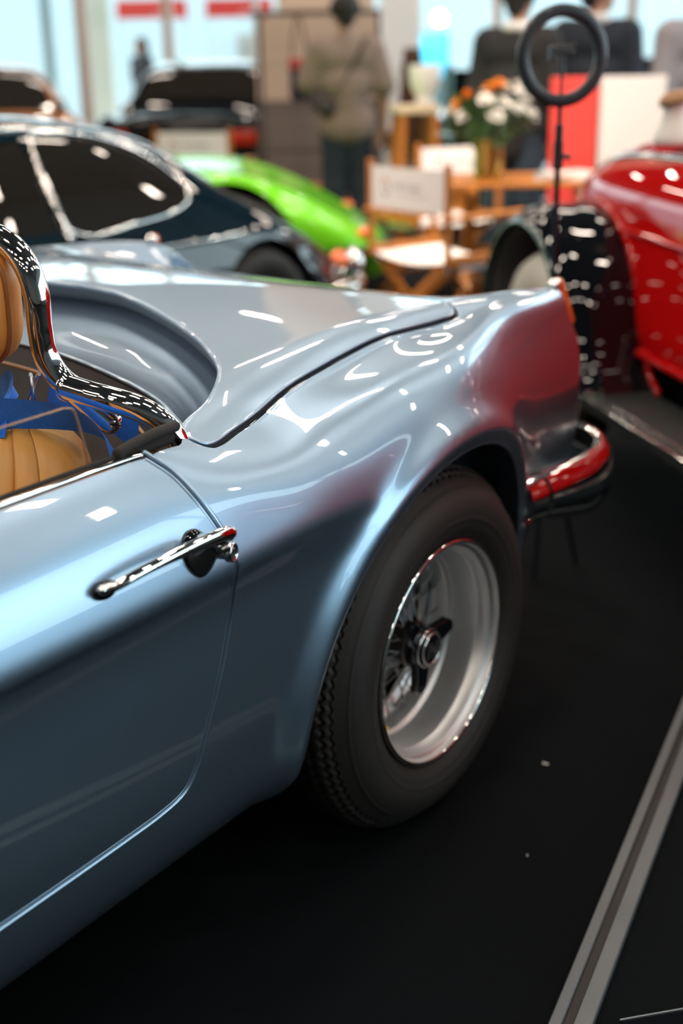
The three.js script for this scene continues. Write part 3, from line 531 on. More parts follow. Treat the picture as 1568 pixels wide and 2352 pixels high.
  const valve = part('valve_stem', merge([rod([vd[0] * 0.178, vd[1] * 0.178, -0.075], [vd[0] * 0.163, vd[1] * 0.163, -0.058], 0.0045, 10, 0.0035)]), M.rubber, w);
  part('valve_cap', rod([vd[0] * 0.163, vd[1] * 0.163, -0.058], [vd[0] * 0.157, vd[1] * 0.157, -0.050], 0.0038, 10), std(0.75, 0.45, 0.02, 0.4), valve);
  return w;
}
const scuff = noiseTexture(512, (u, v) => { const n = 0.5 + 0.5 * perlin.noise(u * 14, v * 30, 1) + 0.3 * perlin.noise(u * 60, v * 90, 2); const c = 0.62 + 0.38 * n; return [c, c * 0.97, c * 0.94]; });
const tyreM = std(0.022, 0.020, 0.019, 0.6, 0, { map: scuff, bumpMap: scuff, bumpScale: 0.0006 });
for (const s of [1, -1]) { const w = makeWheel(); scene.updateMatrixWorld(true); w.position.copy(car.worldToLocal(V(0, 0.333, s * 0.75))); w.rotation.set(s > 0 ? -0.018 : 0.018, s < 0 ? Math.PI : 0, 0); car.add(w); }
// steering wheel
{
  const g = new THREE.Group(); g.name = 'steering_wheel'; car.add(g);
  const place = (q) => q.rotateY(Math.PI / 2).rotateZ(-0.35).translate(-1.40, 0.80, 0.365);
  part('rim', place(new THREE.TorusGeometry(0.185, 0.013, 12, 60)), std(0.20, 0.09, 0.035, 0.35, 0, { map: null, clearcoat: 0.6 }), g);
  for (let k = 0; k < 3; k++) part('spoke', place(box(0.025, 0.17, 0.004, 0, 0.095, 0, 0.001).rotateZ(k * 2.094 + Math.PI)), M.chrome, g);
  part('boss', place(latheZ([[0, 0.03], [0.03, 0.028], [0.04, 0.015], [0.04, -0.03], [0, -0.03]], 32)), M.gloss, g);
  part('column', rod([-1.41, 0.797, 0.365], [-1.60, 0.73, 0.365], 0.018), M.black, g);
}

// ------------------------------------------------------------------ lofted car bodies for the cars behind
function crCurve(pts, n) { return curvePts(pts.map((p) => [p[0], p[1], 0]), n).map((p) => [p[0], p[1]]); }
function loftCar(xs, rows, nx, nv) {                                  // rows: for each x the half section [[z, y], ...] from sill to middle
  const K = rows[0].length, fz = [], fy = [];
  for (let k = 0; k < K; k++) { fz.push(pchip(xs, rows.map((r) => r[k][0]))); fy.push(pchip(xs, rows.map((r) => r[k][1]))); }
  const sec = (x) => crCurve(Array.from({ length: K }, (_, k) => [fz[k](x), fy[k](x)]), nv);
  const x0 = xs[0], x1 = xs[xs.length - 1], cache = Array.from({ length: nx + 1 }, (_, i) => sec(lerp(x0, x1, i / nx)));
  const grid = makeGrid(nx, nv, (i, j) => [lerp(x0, x1, i / nx), cache[i][j][1], cache[i][j][0]]);
  const at = (x, y, lift = 0.004, fromTop = false) => { const s = sec(x); for (let q = 1; q < nv; q++) { const j = fromTop ? nv - 1 - q : q; if ((s[j][1] - y) * (s[j + 1][1] - y) <= 0) return [x, y, lerp(s[j][0], s[j + 1][0], (y - s[j][1]) / (s[j + 1][1] - s[j][1] || 1)) + lift]; } return [x, y, s[nv >> 1][0] + lift]; };
  const cap = (end, bulge) => [1, -1].map((s) => { const e = cache[end ? nx : 0], x = end ? x1 : x0, my = e.reduce((a, p) => a + p[1], 0) / e.length; return sheet(nv, 8, (u, v) => { const p = e[Math.round(u * nv)], a = v * Math.PI / 2; return [x + (end ? 1 : -1) * bulge * Math.sin(a), lerp(my, p[1], Math.cos(a)), s * p[0] * Math.cos(a)]; }); });
  return { grid, at, cap, sec };
}
const sideWheel = (t, x, y, z, R, tyreMat, rimMat, s) => {
  const g = new THREE.Group(); g.name = 'wheel'; g.position.set(x, y, z); if (s < 0) g.rotation.y = Math.PI; t.add(g);
  part('tyre', latheZ([[R * .62, -.02], [R * .64, .0], [R * .8, .015], [R * .93, .005], [R * .985, -.02], [R, -.05], [R, -.14], [R * .95, -.18], [R * .62, -.17]], 64), tyreMat, g);
  part('rim', latheZ([[R * .64, 0], [R * .62, -.01], [R * .58, -.03], [R * .3, -.02], [R * .2, .0], [0, .004]], 48), rimMat, g);
};
// dark fastback coupe parked alongside
{
  const t = thing('fastback_coupe', 'dark blue-black fastback coupe with chrome window frames beyond the blue car', 'car', [0, 0, -2.10]);
  const paint = std(0.003, 0.012, 0.020, 0.5, 0.0, { specularIntensity: 0, clearcoat: 1, clearcoatRoughness: 0.02 });
  const R = (w, belt, roof, rw, low = 0.2) => [[w * .78, low], [w * .95, low + .1], [w, lerp(low, belt, .55)], [w * .975, belt - .10], [w * .93, belt - .01], [lerp(w * .93, rw, .45), lerp(belt, roof, .45)], [rw, roof - .07], [rw * .55, roof - .012], [0, roof]];
  const xs = [-1.0, -.3, .25, .7, 1.0, 1.4, 1.8, 2.15, 2.48, 2.74, 2.92, 3.02];
  const rows = [R(.6, .52, .58, .4), R(.72, .68, .78, .5), R(.75, .73, .86, .52), R(.75, .74, 1.10, .50), R(.75, .75, 1.165, .51), R(.75, .75, 1.155, .51), R(.75, .75, 1.10, .50), R(.75, .72, .945, .48), R(.73, .65, .745, .45), R(.69, .53, .565, .42, .22), R(.62, .44, .47, .38, .26), R(.52, .39, .41, .34, .3)];
  const L = loftCar(xs, rows, 160, 60);
  const win = curvePts([[1.22, .80], [1.22, 1.085], [1.38, 1.10], [1.55, 1.075], [1.72, 1.01], [1.83, .925], [1.86, .86], [1.79, .82], [1.55, .79]], 90, true).map((p) => [p[0], p[1]]), win0 = [[.70, .80], [.82, 1.06], [1.18, 1.09], [1.18, .80]];
  const fw = polyField(win, 0, 1), fw0 = polyField(win0, 0, 1), arch = (p) => (p[2] > .4 ? Math.min(Math.hypot(p[0] - 2.2, p[1] - .31) - .35, Math.hypot(p[0] + .1, p[1] - .31) - .37) : 1);
  const low = (p) => (p[2] > .38 ? 1 : -1);
  part('body', merge([cut(L.grid, [(p) => (p[2] > .35 ? -fw(p) : 1), (p) => (p[2] > .35 ? -fw0(p) : 1), arch], 0, false, true), ...L.cap(true, .06), ...L.cap(false, .25)]), paint, t);
  for (const m of [false, true]) {
    const s = m ? -1 : 1;
    part('quarter_window', cut(L.grid, [fw, low], .004, m), M.darkGlass, t);
    part('door_window', cut(L.grid, [fw0, low], .004, m), M.darkGlass, t);
    part('window_frame', tube(win.filter((_, i) => i % 3 === 0).map(([x, y]) => { const p = L.at(x, y, .004); return [p[0], p[1], s * p[2]]; }), .0075, 160, 10, true), M.chrome, t);
    part('window_post', tube([.77, .85, .95, 1.065].map((y) => { const p = L.at(1.20, y, .006); return [p[0], p[1], s * p[2]]; }), .008, 20, 8), M.chrome, t);
    part('gutter_strip', tube([.70, .85, 1.05, 1.3, 1.6, 1.87, 2.1].map((x, i) => { const y = [1.02, 1.10, 1.118, 1.115, 1.07, .985, .88][i], p = L.at(x, y, .005); return [p[0], p[1], s * p[2]]; }), .0055, 60, 8), M.chrome, t);
    part('belt_strip', tube([.3, .9, 1.5, 2.1, 2.5].map((x) => { const p = L.at(x, .70, .004); return [p[0], p[1], s * p[2]]; }), .007, 50, 8), M.chrome, t);
    part('bumper', tube([[2.66, .38, s * .74], [2.83, .38, s * .715], [2.99, .38, s * .61], [3.09, .38, s * .4], [3.11, .38, 0]], .038, 50, 12), M.chrome, t);
    part('overrider', new THREE.SphereGeometry(.06, 20, 14).scale(.8, 1.35, .8).translate(3.03, .43, s * .57), M.chrome, t);
    part('tail_lamp', new THREE.SphereGeometry(.045, 20, 14).scale(1.3, .9, .7).translate(2.94, .47, s * .55), M.amber, t);
    for (const x of [2.2, -.1]) sideWheel(t, x, .31, s * .71, .31, M.rubber, M.chrome, s);
  }
}
// bright green low car
{
  const t = thing('green_sports_car', 'bright lime green low sports car with black bumper strip behind the dark coupe', 'car', hall(.16, 0, 7.72), TURN + .06);
  const paint = std(.13, .50, .015, .4, .2, { specularIntensity: 0, clearcoat: 1, clearcoatRoughness: .02 });
  const R = (w, top, low = .2) => [[w * .8, low], [w * .96, low + .1], [w, lerp(low, top, .5)], [w * .985, lerp(low, top, .78)], [w * .88, top - .035], [w * .70, top], [w * .5, top - .015], [0, top - .005]];
  const xs = [-3.4, -2.0, -1.3, -.9, -.65, -.4, -.16, 0, .08];
  const rows = [R(.76, .74), R(.80, .76), R(.80, .765), R(.80, .76), R(.80, .72), R(.79, .63), R(.76, .50), R(.70, .40, .16), R(.62, .33, .18)];
  const L = loftCar(xs, rows, 110, 50), arch = (p) => (p[2] > .45 ? Math.hypot(p[0] + .80, p[1] - .32) - .385 : 1);
  part('body', merge([cut(L.grid, [arch], 0, false, true), ...L.cap(true, .06), ...L.cap(false, .3)]), paint, t);
  part('inner_panel', cut(L.grid, [(p) => p[2] - .35, (p) => .68 - p[1]], .09, false, true), M.trimCarpet, t);
  for (const s of [1, -1]) part('bumper_strip', tube([[-.2, .33, s * .795], [-.05, .33, s * .755], [.06, .325, s * .65], [.14, .32, s * .4], [.155, .32, 0]], .024, 40, 10), M.black, t);
  for (const s of [1, -1]) { sideWheel(t, -.80, .32, s * .71, .32, M.rubber, M.steel, s); part('side_lamp', new THREE.SphereGeometry(.035, 16, 10).scale(1.2, .8, .6).translate(-.05, .42, s * .70), M.amber, t); }
}
// saloon cars further back
function saloon(name, label, mat, pos, turn, lens) {
  const t = thing(name, label, 'car', pos, turn);
  const R = (w, belt, roof, rw, low = .22) => [[w * .82, low], [w * .97, low + .12], [w, lerp(low, belt, .6)], [w * .97, belt - .06], [w * .92, belt], [lerp(w * .92, rw, .5), lerp(belt, roof, .5)], [rw, roof - .05], [rw * .6, roof - .01], [0, roof]];
  const xs = [-4.1, -3.4, -2.75, -2.2, -1.6, -1.15, -.75, -.5, -.15, 0];
  const rows = [R(.72, .62, .66, .5), R(.82, .78, .83, .6), R(.84, .84, .92, .62), R(.84, .86, 1.27, .58), R(.84, .86, 1.32, .60), R(.84, .86, 1.26, .58), R(.84, .86, 1.03, .60), R(.84, .85, .90, .62), R(.83, .83, .87, .62), R(.80, .79, .83, .6)];
  const L = loftCar(xs, rows, 110, 50);
  const rear = polyField([[-1.22, -.5], [-1.22, .5], [-.68, .56], [-.68, -.56]], 0, 2), side = polyField([[-2.55, .90], [-2.15, 1.22], [-1.2, 1.20], [-.72, .98], [-.80, .90]], 0, 1), up = (p) => (p[1] > .9 && p[0] > -1.3 ? rear(p) : -1), sf = (p) => (p[2] > .52 ? side(p) : -1), front = polyField([[-2.72, -.55], [-2.72, .55], [-2.28, .5], [-2.28, -.5]], 0, 2);
  const arch = (p) => (p[2] > .5 ? Math.min(Math.hypot(p[0] + .85, p[1] - .31) - .36, Math.hypot(p[0] + 3.3, p[1] - .31) - .36) : 1);
  part('body', merge([cut(L.grid, [(p) => -up(p), (p) => -sf(p), (p) => (p[1] > .88 ? -front(p) : 1), arch], 0, false, true), ...L.cap(true, .03), ...L.cap(false, .15)]), mat, t);
  part('rear_window', cut(L.grid, [up], .003, false, true), M.darkGlass, t);
  part('windscreen', cut(L.grid, [(p) => (p[1] > .88 ? front(p) : -1)], .003, false, true), M.darkGlass, t);
  for (const s of [1, -1]) {
    part('side_window', cut(L.grid, [sf], .003, s < 0), M.darkGlass, t);
    part('tail_lamp', box(.05, .13, .26, .02, .66, s * .60, .02), lens || M.redLens, t);
    part('door_mirror', new THREE.SphereGeometry(.07, 16, 12).scale(.6, .8, 1.2).translate(-2.5, .98, s * .95), mat, t);
    for (const x of [-.85, -3.3]) sideWheel(t, x, .31, s * .80, .31, M.rubber, M.steel, s);
  }
  part('rear_bumper', box(.14, .16, 1.66, .04, .45, 0, .06), mat, t);
  return t;
}
const facing = (extra) => TURN - Math.PI / 2 + extra;                  // local +x towards the visitor
saloon('black_saloon', 'black coupe seen from behind with red tail lamps, in front of the glazed front', std(.004, .005, .006, .5, 0, { specularIntensity: 0, clearcoat: 1, clearcoatRoughness: .02 }), hall(-1.42, 0, 11.9), facing(-.14));
saloon('bronze_saloon', 'bronze brown car by the bright window, half hidden by the dark fastback roof', std(.26, .11, .05, .4, .2, { specularIntensity: 0, clearcoat: 1, clearcoatRoughness: .02 }), hall(-2.35, 0, 9.3), facing(.42));
saloon('navy_saloon', 'dark navy car behind the flower vase and ring lamp', std(.005, .008, .014, .5, 0, { specularIntensity: 0, clearcoat: 1, clearcoatRoughness: .02 }), hall(.80, 0, 11.6), facing(-1.25));

// vintage red car with black wings
{
  const t = thing('vintage_car', 'vintage red car with glossy black wing, running board and white-walled tyre', 'car', hall(.73, 0, 3.74), TURN - 1.37);
  const red = std(.50, .004, .004, .5, 0, { specularIntensity: 0, clearcoat: 1, clearcoatRoughness: .02 });
  const R = (w, top, low = .44, tuck = 0) => [[w * .97 - tuck, low], [w - tuck, low + .05], [w - tuck, .60], [w * .985 - tuck, .76], [w * .93 - tuck, lerp(.76, top, .55)], [w * .78 - tuck, top - .055], [w * .55, top - .008], [0, top + .02]];
  const xs = [-1.12, -1.05, -.85, -.6, -.2, .32, .5, .75, 1.4, 2.0], rows = [R(.30, .74, .50), R(.44, .86, .46), R(.56, 1.0), R(.61, 1.06), R(.63, 1.085), R(.64, 1.10), R(.645, 1.19), R(.65, 1.30), R(.65, 1.33), R(.62, 1.28)];
  const L = loftCar(xs, rows, 110, 50), zc = -.85;
  const g = (x) => x.translate(0, 0, zc);
  const fwin = polyField([[.95, 1.05], [.95, 1.20], [1.45, 1.22], [1.45, 1.05]], 0, 1), onSide = (p) => p[2] - .3;
  part('body', merge([cut(L.grid, [(p) => (p[2] > .3 ? -fwin(p) : 1)], 0, false, true), ...L.cap(false, .05), ...L.cap(true, .2)].map(g)), red, t);
  for (const m of [false, true]) part('cabin_window', g(cut(L.grid, [fwin, onSide], .004, m)), M.darkGlass, t);
  part('body_bead', tube([[-.88, .52, .575], [-.5, .46, .628], [0, .452, .636], [.6, .45, .642], [1.9, .45, .61]].map(([x, y, z]) => [x, y, z + zc]), .014, 60, 10), red, t);
  part('beltline_bead', tube([-.95, -.8, -.5, 0, .6, 1.4].map((x) => { const p = L.at(x, .80, .002); return [p[0], p[1], p[2] + zc]; }), .010, 60, 8), red, t);
  part('top_moulding', tube([-.85, -.6, -.2, .1, .3].map((x) => { const p = L.at(x, 1.02 - Math.max(0, -.5 - x) * .25, .002); return [p[0], p[1], p[2] + zc]; }), .012, 60, 8), M.chrome, t);
  part('chassis_panel', box(3.0, .22, .9, .6, .36, -.75, .02), M.gloss, t);
  for (const s of [1, -1]) {
    const zo = s > 0 ? 0 : 2 * zc;                                     // far side mirrored about the middle
    const w = new THREE.Group(); w.name = s > 0 ? 'wing' : 'far_wing'; t.add(w);
    const prof = curvePts([[.06, .345], [-.02, .40], [-.075, .52], [-.14, .66], [-.24, .77], [-.36, .838], [-.50, .862], [-.66, .835], [-.80, .755], [-.90, .64], [-.955, .50], [-.975, .40]], 70);
    const zz = (q) => zo + s * q;
    part('wing_skin', sheet(70, 24, (u, v) => { const p = prof[Math.round(u * 70)], n = [p[0] + .5, p[1] - .40], l = Math.hypot(...n), e = Math.pow(Math.abs(2 * v - 1), 3.2), drop = v < .5 ? .05 * e : .012 * e; return [p[0] - n[0] / l * drop, p[1] - n[1] / l * drop, zz(.02 - v * .25)]; }), M.gloss, w);
    part('wing_lip', tube(prof.map((p) => { const n = [p[0] + .5, p[1] - .40], l = Math.hypot(...n); return [p[0] - n[0] / l * .056, p[1] - n[1] / l * .056, zz(.016)]; }), .011, 120, 10), std(.02, .06, .055, .2, .3, { clearcoat: 1 }), w);
    part('wing_bead', tube(prof.slice(0, 56).map((p) => [p[0] + .006, p[1] + .008, zz(-.228)]), .009, 100, 8), red, w);
    part('wing_liner', sheet(50, 4, (u, v) => { const p = prof[Math.round(u * 70)], n = [p[0] + .5, p[1] - .40], l = Math.hypot(...n); return [p[0] - n[0] / l * .07, p[1] - n[1] / l * .07, zz(.0 - v * .23)]; }), M.trimCarpet, w);
    const rb = part('running_board', box(1.9, .03, .215, .96, .338, zz(-.112), .006), std(.012, .016, .017, .55, .2, { bumpMap: ribs, bumpScale: .002 }), t);
    part('board_edge', merge([box(1.9, .034, .012, .96, .338, zz(.002), .004), box(.012, .012, .2, .02, .357, zz(-.11), .004), box(1.9, .006, .006, .96, .356, zz(-.03), .002)]), M.chrome, rb);
    const wh = new THREE.Group(); wh.name = 'wheel'; wh.position.set(-.5, .355, zz(-.04)); if (s < 0) wh.rotation.y = Math.PI; t.add(wh);
    part('tyre', latheZ([[.20, -.02], [.345, -.035], [.355, -.06], [.355, -.13], [.34, -.16], [.2, -.16]], 64), M.rubber, wh);
    part('white_wall', latheZ([[.345, -.03], [.325, .0], [.28, .012], [.235, .008], [.205, -.006], [.20, -.02]], 64), std(.72, .70, .62, .6), wh);
    part('wheel_disc', latheZ([[.205, -.015], [.19, -.035], [.12, -.02], [.06, .0], [0, .01]], 48), red, wh);
  }
  part('headlamp', new THREE.SphereGeometry(.11, 24, 16).translate(1.9, .9, -.3), M.chrome, t);
}
{
  const t = thing('white_figure', 'white bottle-shaped figure with a bronze hooded cap standing on the red car', 'figure', hall(1.03, 1.06, 4.0), TURN);
  part('body', latheY([[0, 0], [.055, 0], [.060, .01], [.056, .03], [.042, .06], [.034, .09], [.036, .11], [.040, .125], [0, .13]], 40), std(.75, .74, .70, .5), t);
  part('cap', new THREE.SphereGeometry(.048, 28, 16, 0, Math.PI * 2, 0, Math.PI * .55).scale(1.15, .75, 1.0).rotateZ(.18).translate(.004, .125, 0), std(.30, .17, .09, .35, .6), t);
}

// ------------------------------------------------------------------ ring lamp on its stand
{
  const t = thing('ring_lamp', 'black ring lamp with phone holder on a thin stand beside the red car', 'lamp', hall(.545, 0, 3.2), TURN + .28);
  const navy = std(.008, .011, .016, .45, 0, { clearcoat: .3 }), y = 1.322, Rm = .102;
  part('ring_housing', sheet(96, 24, (u, v) => { const a = u * Math.PI * 2, b = v * Math.PI * 2, sp = (q) => Math.sign(q) * Math.pow(Math.abs(q), .7), r = Rm + .0155 * sp(Math.cos(b)); return [Math.cos(a) * r, y + Math.sin(a) * r, .012 * sp(Math.sin(b))]; }), navy, t);
  part('diffuser', new THREE.TorusGeometry(Rm, .0115, 12, 96).scale(1, 1, .5).translate(0, y, -.011), std(.75, .75, .74, .5), t);
  part('phone_holder', merge([box(.052, .02, .016, 0, y + .012, .004, .004), box(.012, .034, .018, -.030, y + .006, .006, .003), rod([-.03, y + .022, .004], [.032, y + .026, .004], .0035), rod([0, y + .01, 0], [.0, y - .05, .004], .004), rod([0, y - .05, .004], [0, y - Rm, 0], .004)]), std(.03, .032, .034, .35, .3), t);
  part('pole', merge([rod([0, .30, 0], [0, .78, 0], .0095), rod([0, .75, 0], [0, 1.09, 0], .0075), rod([0, 1.09, 0], [0, y - Rm - .012, 0], .006)]), std(.012, .02, .026, .3, .5), t);
  part('lower_collar', rod([0, .74, 0], [0, .79, 0], .013, 16), M.black, t);
  part('collar', merge([rod([0, 1.06, 0], [0, 1.125, 0], .0125, 16), rod([0, 1.12, 0], [0, 1.165, 0], .0105, 16), rod([0, 1.092, 0], [.032, 1.088, 0], .007)]), std(.08, .09, .1, .25, .8), t);
  for (let k = 0; k < 3; k++) { const a = k * 2.094 + 2.2; part('leg', merge([rod([0, .42, 0], [Math.cos(a) * .10, .008, Math.sin(a) * .10], .007), rod([0, .2, 0], [Math.cos(a) * .05, .21, Math.sin(a) * .05], .004)]), navy, t); }
}

// ------------------------------------------------------------------ director chairs, table and things on it
const woodTex = noiseTexture(256, (u, v) => { const g = perlin.noise(u * 3, v * 60, 5) * .5 + perlin.noise(u * 8, v * 160, 9) * .3; const c = .78 + .25 * g; return [c, c * .96, c * .9]; }, true);
M.oak.map = woodTex;
const clothBack = canvasTexture(512, 200, (c, w, h) => { c.fillStyle = '#e9e4e3'; c.fillRect(0, 0, w, h); c.strokeStyle = '#c96a66'; c.lineWidth = 8; c.beginPath(); c.arc(128, 84, 22, Math.PI * .7, Math.PI * 2.1); c.stroke(); c.strokeStyle = '#6a6d74'; c.lineWidth = 7; c.beginPath(); c.moveTo(148, 70); c.lineTo(148, 112); c.arc(130, 116, 18, 0, Math.PI); c.stroke(); c.fillStyle = '#8a8c92'; c.font = '46px sans-serif'; c.fillText('Heritage', 185, 102); c.fillStyle = '#a5a7ac'; for (let i = 0; i < 11; i++) c.fillRect(215 + i * 17, 122, 11, 8); });
const backM = std(1, 1, 1, .9, 0, { map: clothBack });
function directorChair(label, pos, turn) {
  const t = thing('director_chair', label, 'chair', pos, turn, 'folding director chairs of the lounge');
  const W = .27, D = .21;
  part('seat', sheet(16, 16, (u, v) => [lerp(-W, W, u), .455 - .03 * Math.sin(u * Math.PI), lerp(-D, D, v)]), M.canvas, t);
  for (const s of [-1, 1]) part('seat_hem', box(.006, .05, .40, s * (W - .03), .43, 0, .003), M.canvas, t);
  part('backrest', sheet(16, 10, (u, v) => [lerp(-W - .012, W + .012, u), lerp(.665, .855, v), D + .012 + .02 * Math.sin(u * Math.PI)]).scale(1, 1, 1), backM, t);
  for (const s of [-1, 1]) {
    part('back_post', box(.034, .42, .022, s * W, .67, D + .008, .005), M.oak, t);
    part('armrest', box(.055, .022, .50, s * (W + .004), .648, -.005, .008), M.oak, t);
    part('arm_post', box(.034, .20, .022, s * W, .55, -D + .03, .005), M.oak, t);
    part('side_rail', box(.03, .045, .46, s * W, .462, 0, .006), M.oak, t);
    part('foot_rail', box(.03, .035, .46, s * W, .03, 0, .006), M.oak, t);
  }
  for (const z of [-D + .04, D - .04]) for (const s of [-1, 1]) part('leg', beam([s * W, .035, z + s * .012], [-s * W, .44, z + s * .012], .034, .018), M.oak, t);
  part('foot_rest', box(.5, .018, .06, 0, .13, -D - .03, .005), M.oak, t);
  return t;
}
directorChair('wooden director chair with printed white back cloth at the near end of the table', hall(.50, 0, 6.0), TURN - .92);
directorChair('wooden director chair with white cloth tucked behind the vase table', hall(.58, 0, 7.40), TURN + .5);
directorChair('wooden director chair with cream cloth in front of the black coupe', hall(-.93, 0, 9.3), TURN - .25);
{
  const t = thing('folding_table', 'slatted wooden folding table carrying the flower vase', 'table', hall(.99, 0, 6.72), TURN - .05);
  for (let k = 0; k < 7; k++) part('slat', box(.80, .02, .078, 0, .715, -.27 + k * .09, .004), M.oak, t);
  for (const s of [-1, 1]) { part('cross_bar', box(.05, .03, .62, s * .30, .69, 0, .005), M.oak, t); for (const q of [-1, 1]) part('leg', beam([s * .33, .0, q * .25], [s * .29, .69, -q * .25], .05, .025), M.oak, t); }
  part('stretcher', box(.60, .04, .025, 0, .36, 0, .005), M.oak, t);
}
{
  const [vx, , vz] = hall(.77, 0, 6.6);
  const t = thing('flower_vase', 'gold glass vase with white and orange flowers on the slatted table', 'flowers', [vx, .726, vz], TURN);
  part('vase', latheY([[0, 0], [.066, 0], [.072, .01], [.070, .13], [.078, .20], [.074, .20], [.066, .13], [.064, .012], [0, .012]], 40), std(.55, .34, .08, .12, .8), t);
  const leafM = std(.035, .09, .02, .7, 0, { transmission: .2, thickness: 0 }), whiteM = std(.82, .80, .76, .8), orangeM = std(.85, .33, .01, .7), stemM = std(.05, .12, .025, .7);
  const leafG = sheet(6, 4, (u, v) => [(v - .5) * .034 * Math.sin(Math.PI * Math.min(u + .08, 1)), u * .10, .018 * u * u + .004 * Math.abs(v - .5)]);
  const petal = sheet(5, 4, (u, v) => [(v - .5) * .024 * Math.sin(Math.PI * Math.min(.25 + u * .75, .97)), .012 * u - .006 * u * u, u * .045]);
  const bloomG = merge([0, 1, 2].flatMap((ring) => Array.from({ length: 11 }, (_, i) => petal.clone().scale(1, 1, 1 - ring * .22).rotateX(-.15 - ring * .45).rotateY(i / 11 * Math.PI * 2 + ring * .3).translate(0, ring * .006, 0))).concat(new THREE.SphereGeometry(.012, 10, 8).scale(1, .6, 1).translate(0, .016, 0)));
  for (let k = 0; k < 90; k++) { const a = k * 2.4, rr = .03 + .17 * Math.sqrt(rnd()), y = .17 + .23 * rnd() * (1 - rr * 1.6); const m = part('leaf', leafG, leafM, t); m.position.set(Math.cos(a) * rr, y, Math.sin(a) * rr); m.rotation.set(.5 + rnd(), a, rnd() - .5); m.scale.setScalar(.9 + .8 * rnd()); }
  const heads = [[-.15, .36, .05, 1], [-.10, .40, -.02, 1], [.0, .43, .02, 1], [-.03, .38, .09, 0], [.05, .37, .10, 0], [.08, .43, -.03, 0], [.13, .41, .05, 0], [.17, .37, .02, 0], [.12, .34, .11, 0], [-.13, .31, .10, 0], [-.18, .32, -.03, 0], [.02, .31, .14, 0], [.19, .31, .08, 0], [.15, .44, -.06, 0], [.0, .40, -.12, 0], [.04, .45, .03, 1]];
  for (const [x, y, z, o] of heads) { const b = part('bloom', bloomG, o ? orangeM : whiteM, t); b.position.set(x, y, z); b.rotation.set(z * 4, 0, -x * 4); b.scale.setScalar(1.15); part('stem', rod([x * .1, .12, z * .1], [x, y, z], .0025, 6), stemM, t); }
}
for (let k = 0; k < 3; k++) { const [x, , z] = hall(1.14 + .02 * k, 0, 6.62); const t = thing('magazine', ['grey magazine at the bottom of the pile on the slatted table', 'white magazine in the middle of the pile on the slatted table', 'silver magazine on top of the pile on the slatted table'][k], 'magazine', [x, .726 + k * .012, z], TURN + .2 * k - .1, 'magazines on the slatted table'); part('cover', box(.26, .010, .20, 0, .005, 0, .002), std(.45 + .12 * k, .43 + .12 * k, .42 + .12 * k, .3), t); part('pages', box(.256, .008, .198, .003, .005, .002, .001), std(.75, .74, .72, .8), t); }
{
  const t = thing('bar_stool', 'tall light wood bar stool holding a white pot', 'stool', hall(.50, 0, 8.25), TURN + .2);
  part('seat', box(.27, .05, .24, 0, 1.015, 0, .012), std(.62, .50, .36, .6), t);
  for (const [x, z] of [[-1, -1], [1, -1], [1, 1], [-1, 1]]) part('leg', beam([x * .13, 0, z * .12], [x * .10, 1.0, z * .09], .042, .036), M.oak, t);
  for (const z of [-1, 1]) part('rung', box(.22, .03, .02, 0, .35, z * .11, .005), M.oak, t);
  const p = thing('white_pot', 'round white ceramic pot standing on the tall bar stool', 'pot', [hall(.56, 0, 8.22)[0], 1.04, hall(.56, 0, 8.22)[2]]);
  part('bowl', latheY([[0, .0], [.055, 0], [.06, .015], [.05, .04], [.075, .08], [.095, .13], [.10, .19], [.098, .235], [.09, .235], [.09, .19], [.07, .1], [0, .09]], 40), std(.78, .76, .74, .5), p);
}
{
  const t = thing('wooden_bench', 'low orange wood bench behind the standing man with the shoulder strap', 'bench', hall(-.31, 0, 9.95), TURN);
  for (const z of [-.10, 0, .10]) part('slat', box(.62, .03, .085, 0, .395, z, .005), M.oak, t);
  for (const s of [-1, 1]) for (const z of [-.1, .1]) part('leg', box(.04, .38, .04, s * .26, .19, z, .005), M.oak, t);
}
{
  const t = thing('display_board', 'red display board next to the white one behind the red car', 'board', hall(1.30, 0, 7.2), TURN); part('panel', box(.25, 1.17, .05, 0, .62, 0, .006), std(.72, .055, .045, .55), t); part('foot', box(.25, .035, .3, 0, .0175, 0, .005), M.black, t);
  const u = thing('display_board', 'white display board next to the red one behind the red car', 'board', hall(1.62, 0, 7.2), TURN); part('panel', box(.36, 1.17, .05, 0, .62, 0, .006), std(.72, .69, .68, .6), u); part('edge_profile', box(.012, 1.17, .056, .178, .62, 0, .003), M.steel, u); part('foot', box(.36, .035, .3, 0, .0175, 0, .005), M.black, u);
}
{
  const t = thing('roll_banner', 'tall white fabric banner behind the bar stool', 'banner', hall(.50, 0, 10.2), TURN + .1); part('fabric', sheet(10, 20, (u, v) => [lerp(-.15, .15, u) + .02 * (1 - v), .05 + v * 2.3, .01 * Math.sin(v * 3)]), std(.82, .79, .78, .85), t); part('base', box(.40, .06, .14, 0, .03, 0, .02), M.steel, t); part('rail', box(.32, .03, .03, 0, 2.36, 0, .008), M.steel, t); part('rod', rod([0, .05, -.03], [0, 2.36, -.03], .008), M.steel, t);
}
{
  const t = thing('wooden_easel', 'dark brown wooden easel between the man and the bar stool', 'easel', hall(.56, 0, 9.45), TURN); const brown = std(.15, .06, .02, .5, 0, { map: woodTex });
  for (const s of [-1, 1]) part('leg', beam([s * .17, 0, 0], [s * .03, 1.38, -.10], .06, .03), brown, t); part('leg', beam([0, 0, -.5], [0, 1.35, -.11], .05, .03), brown, t); part('shelf', box(.34, .04, .08, 0, .62, -.02, .006), brown, t); part('board', box(.17, .62, .02, 0, .96, -.045, .006).rotateX(-.03), brown, t);
}
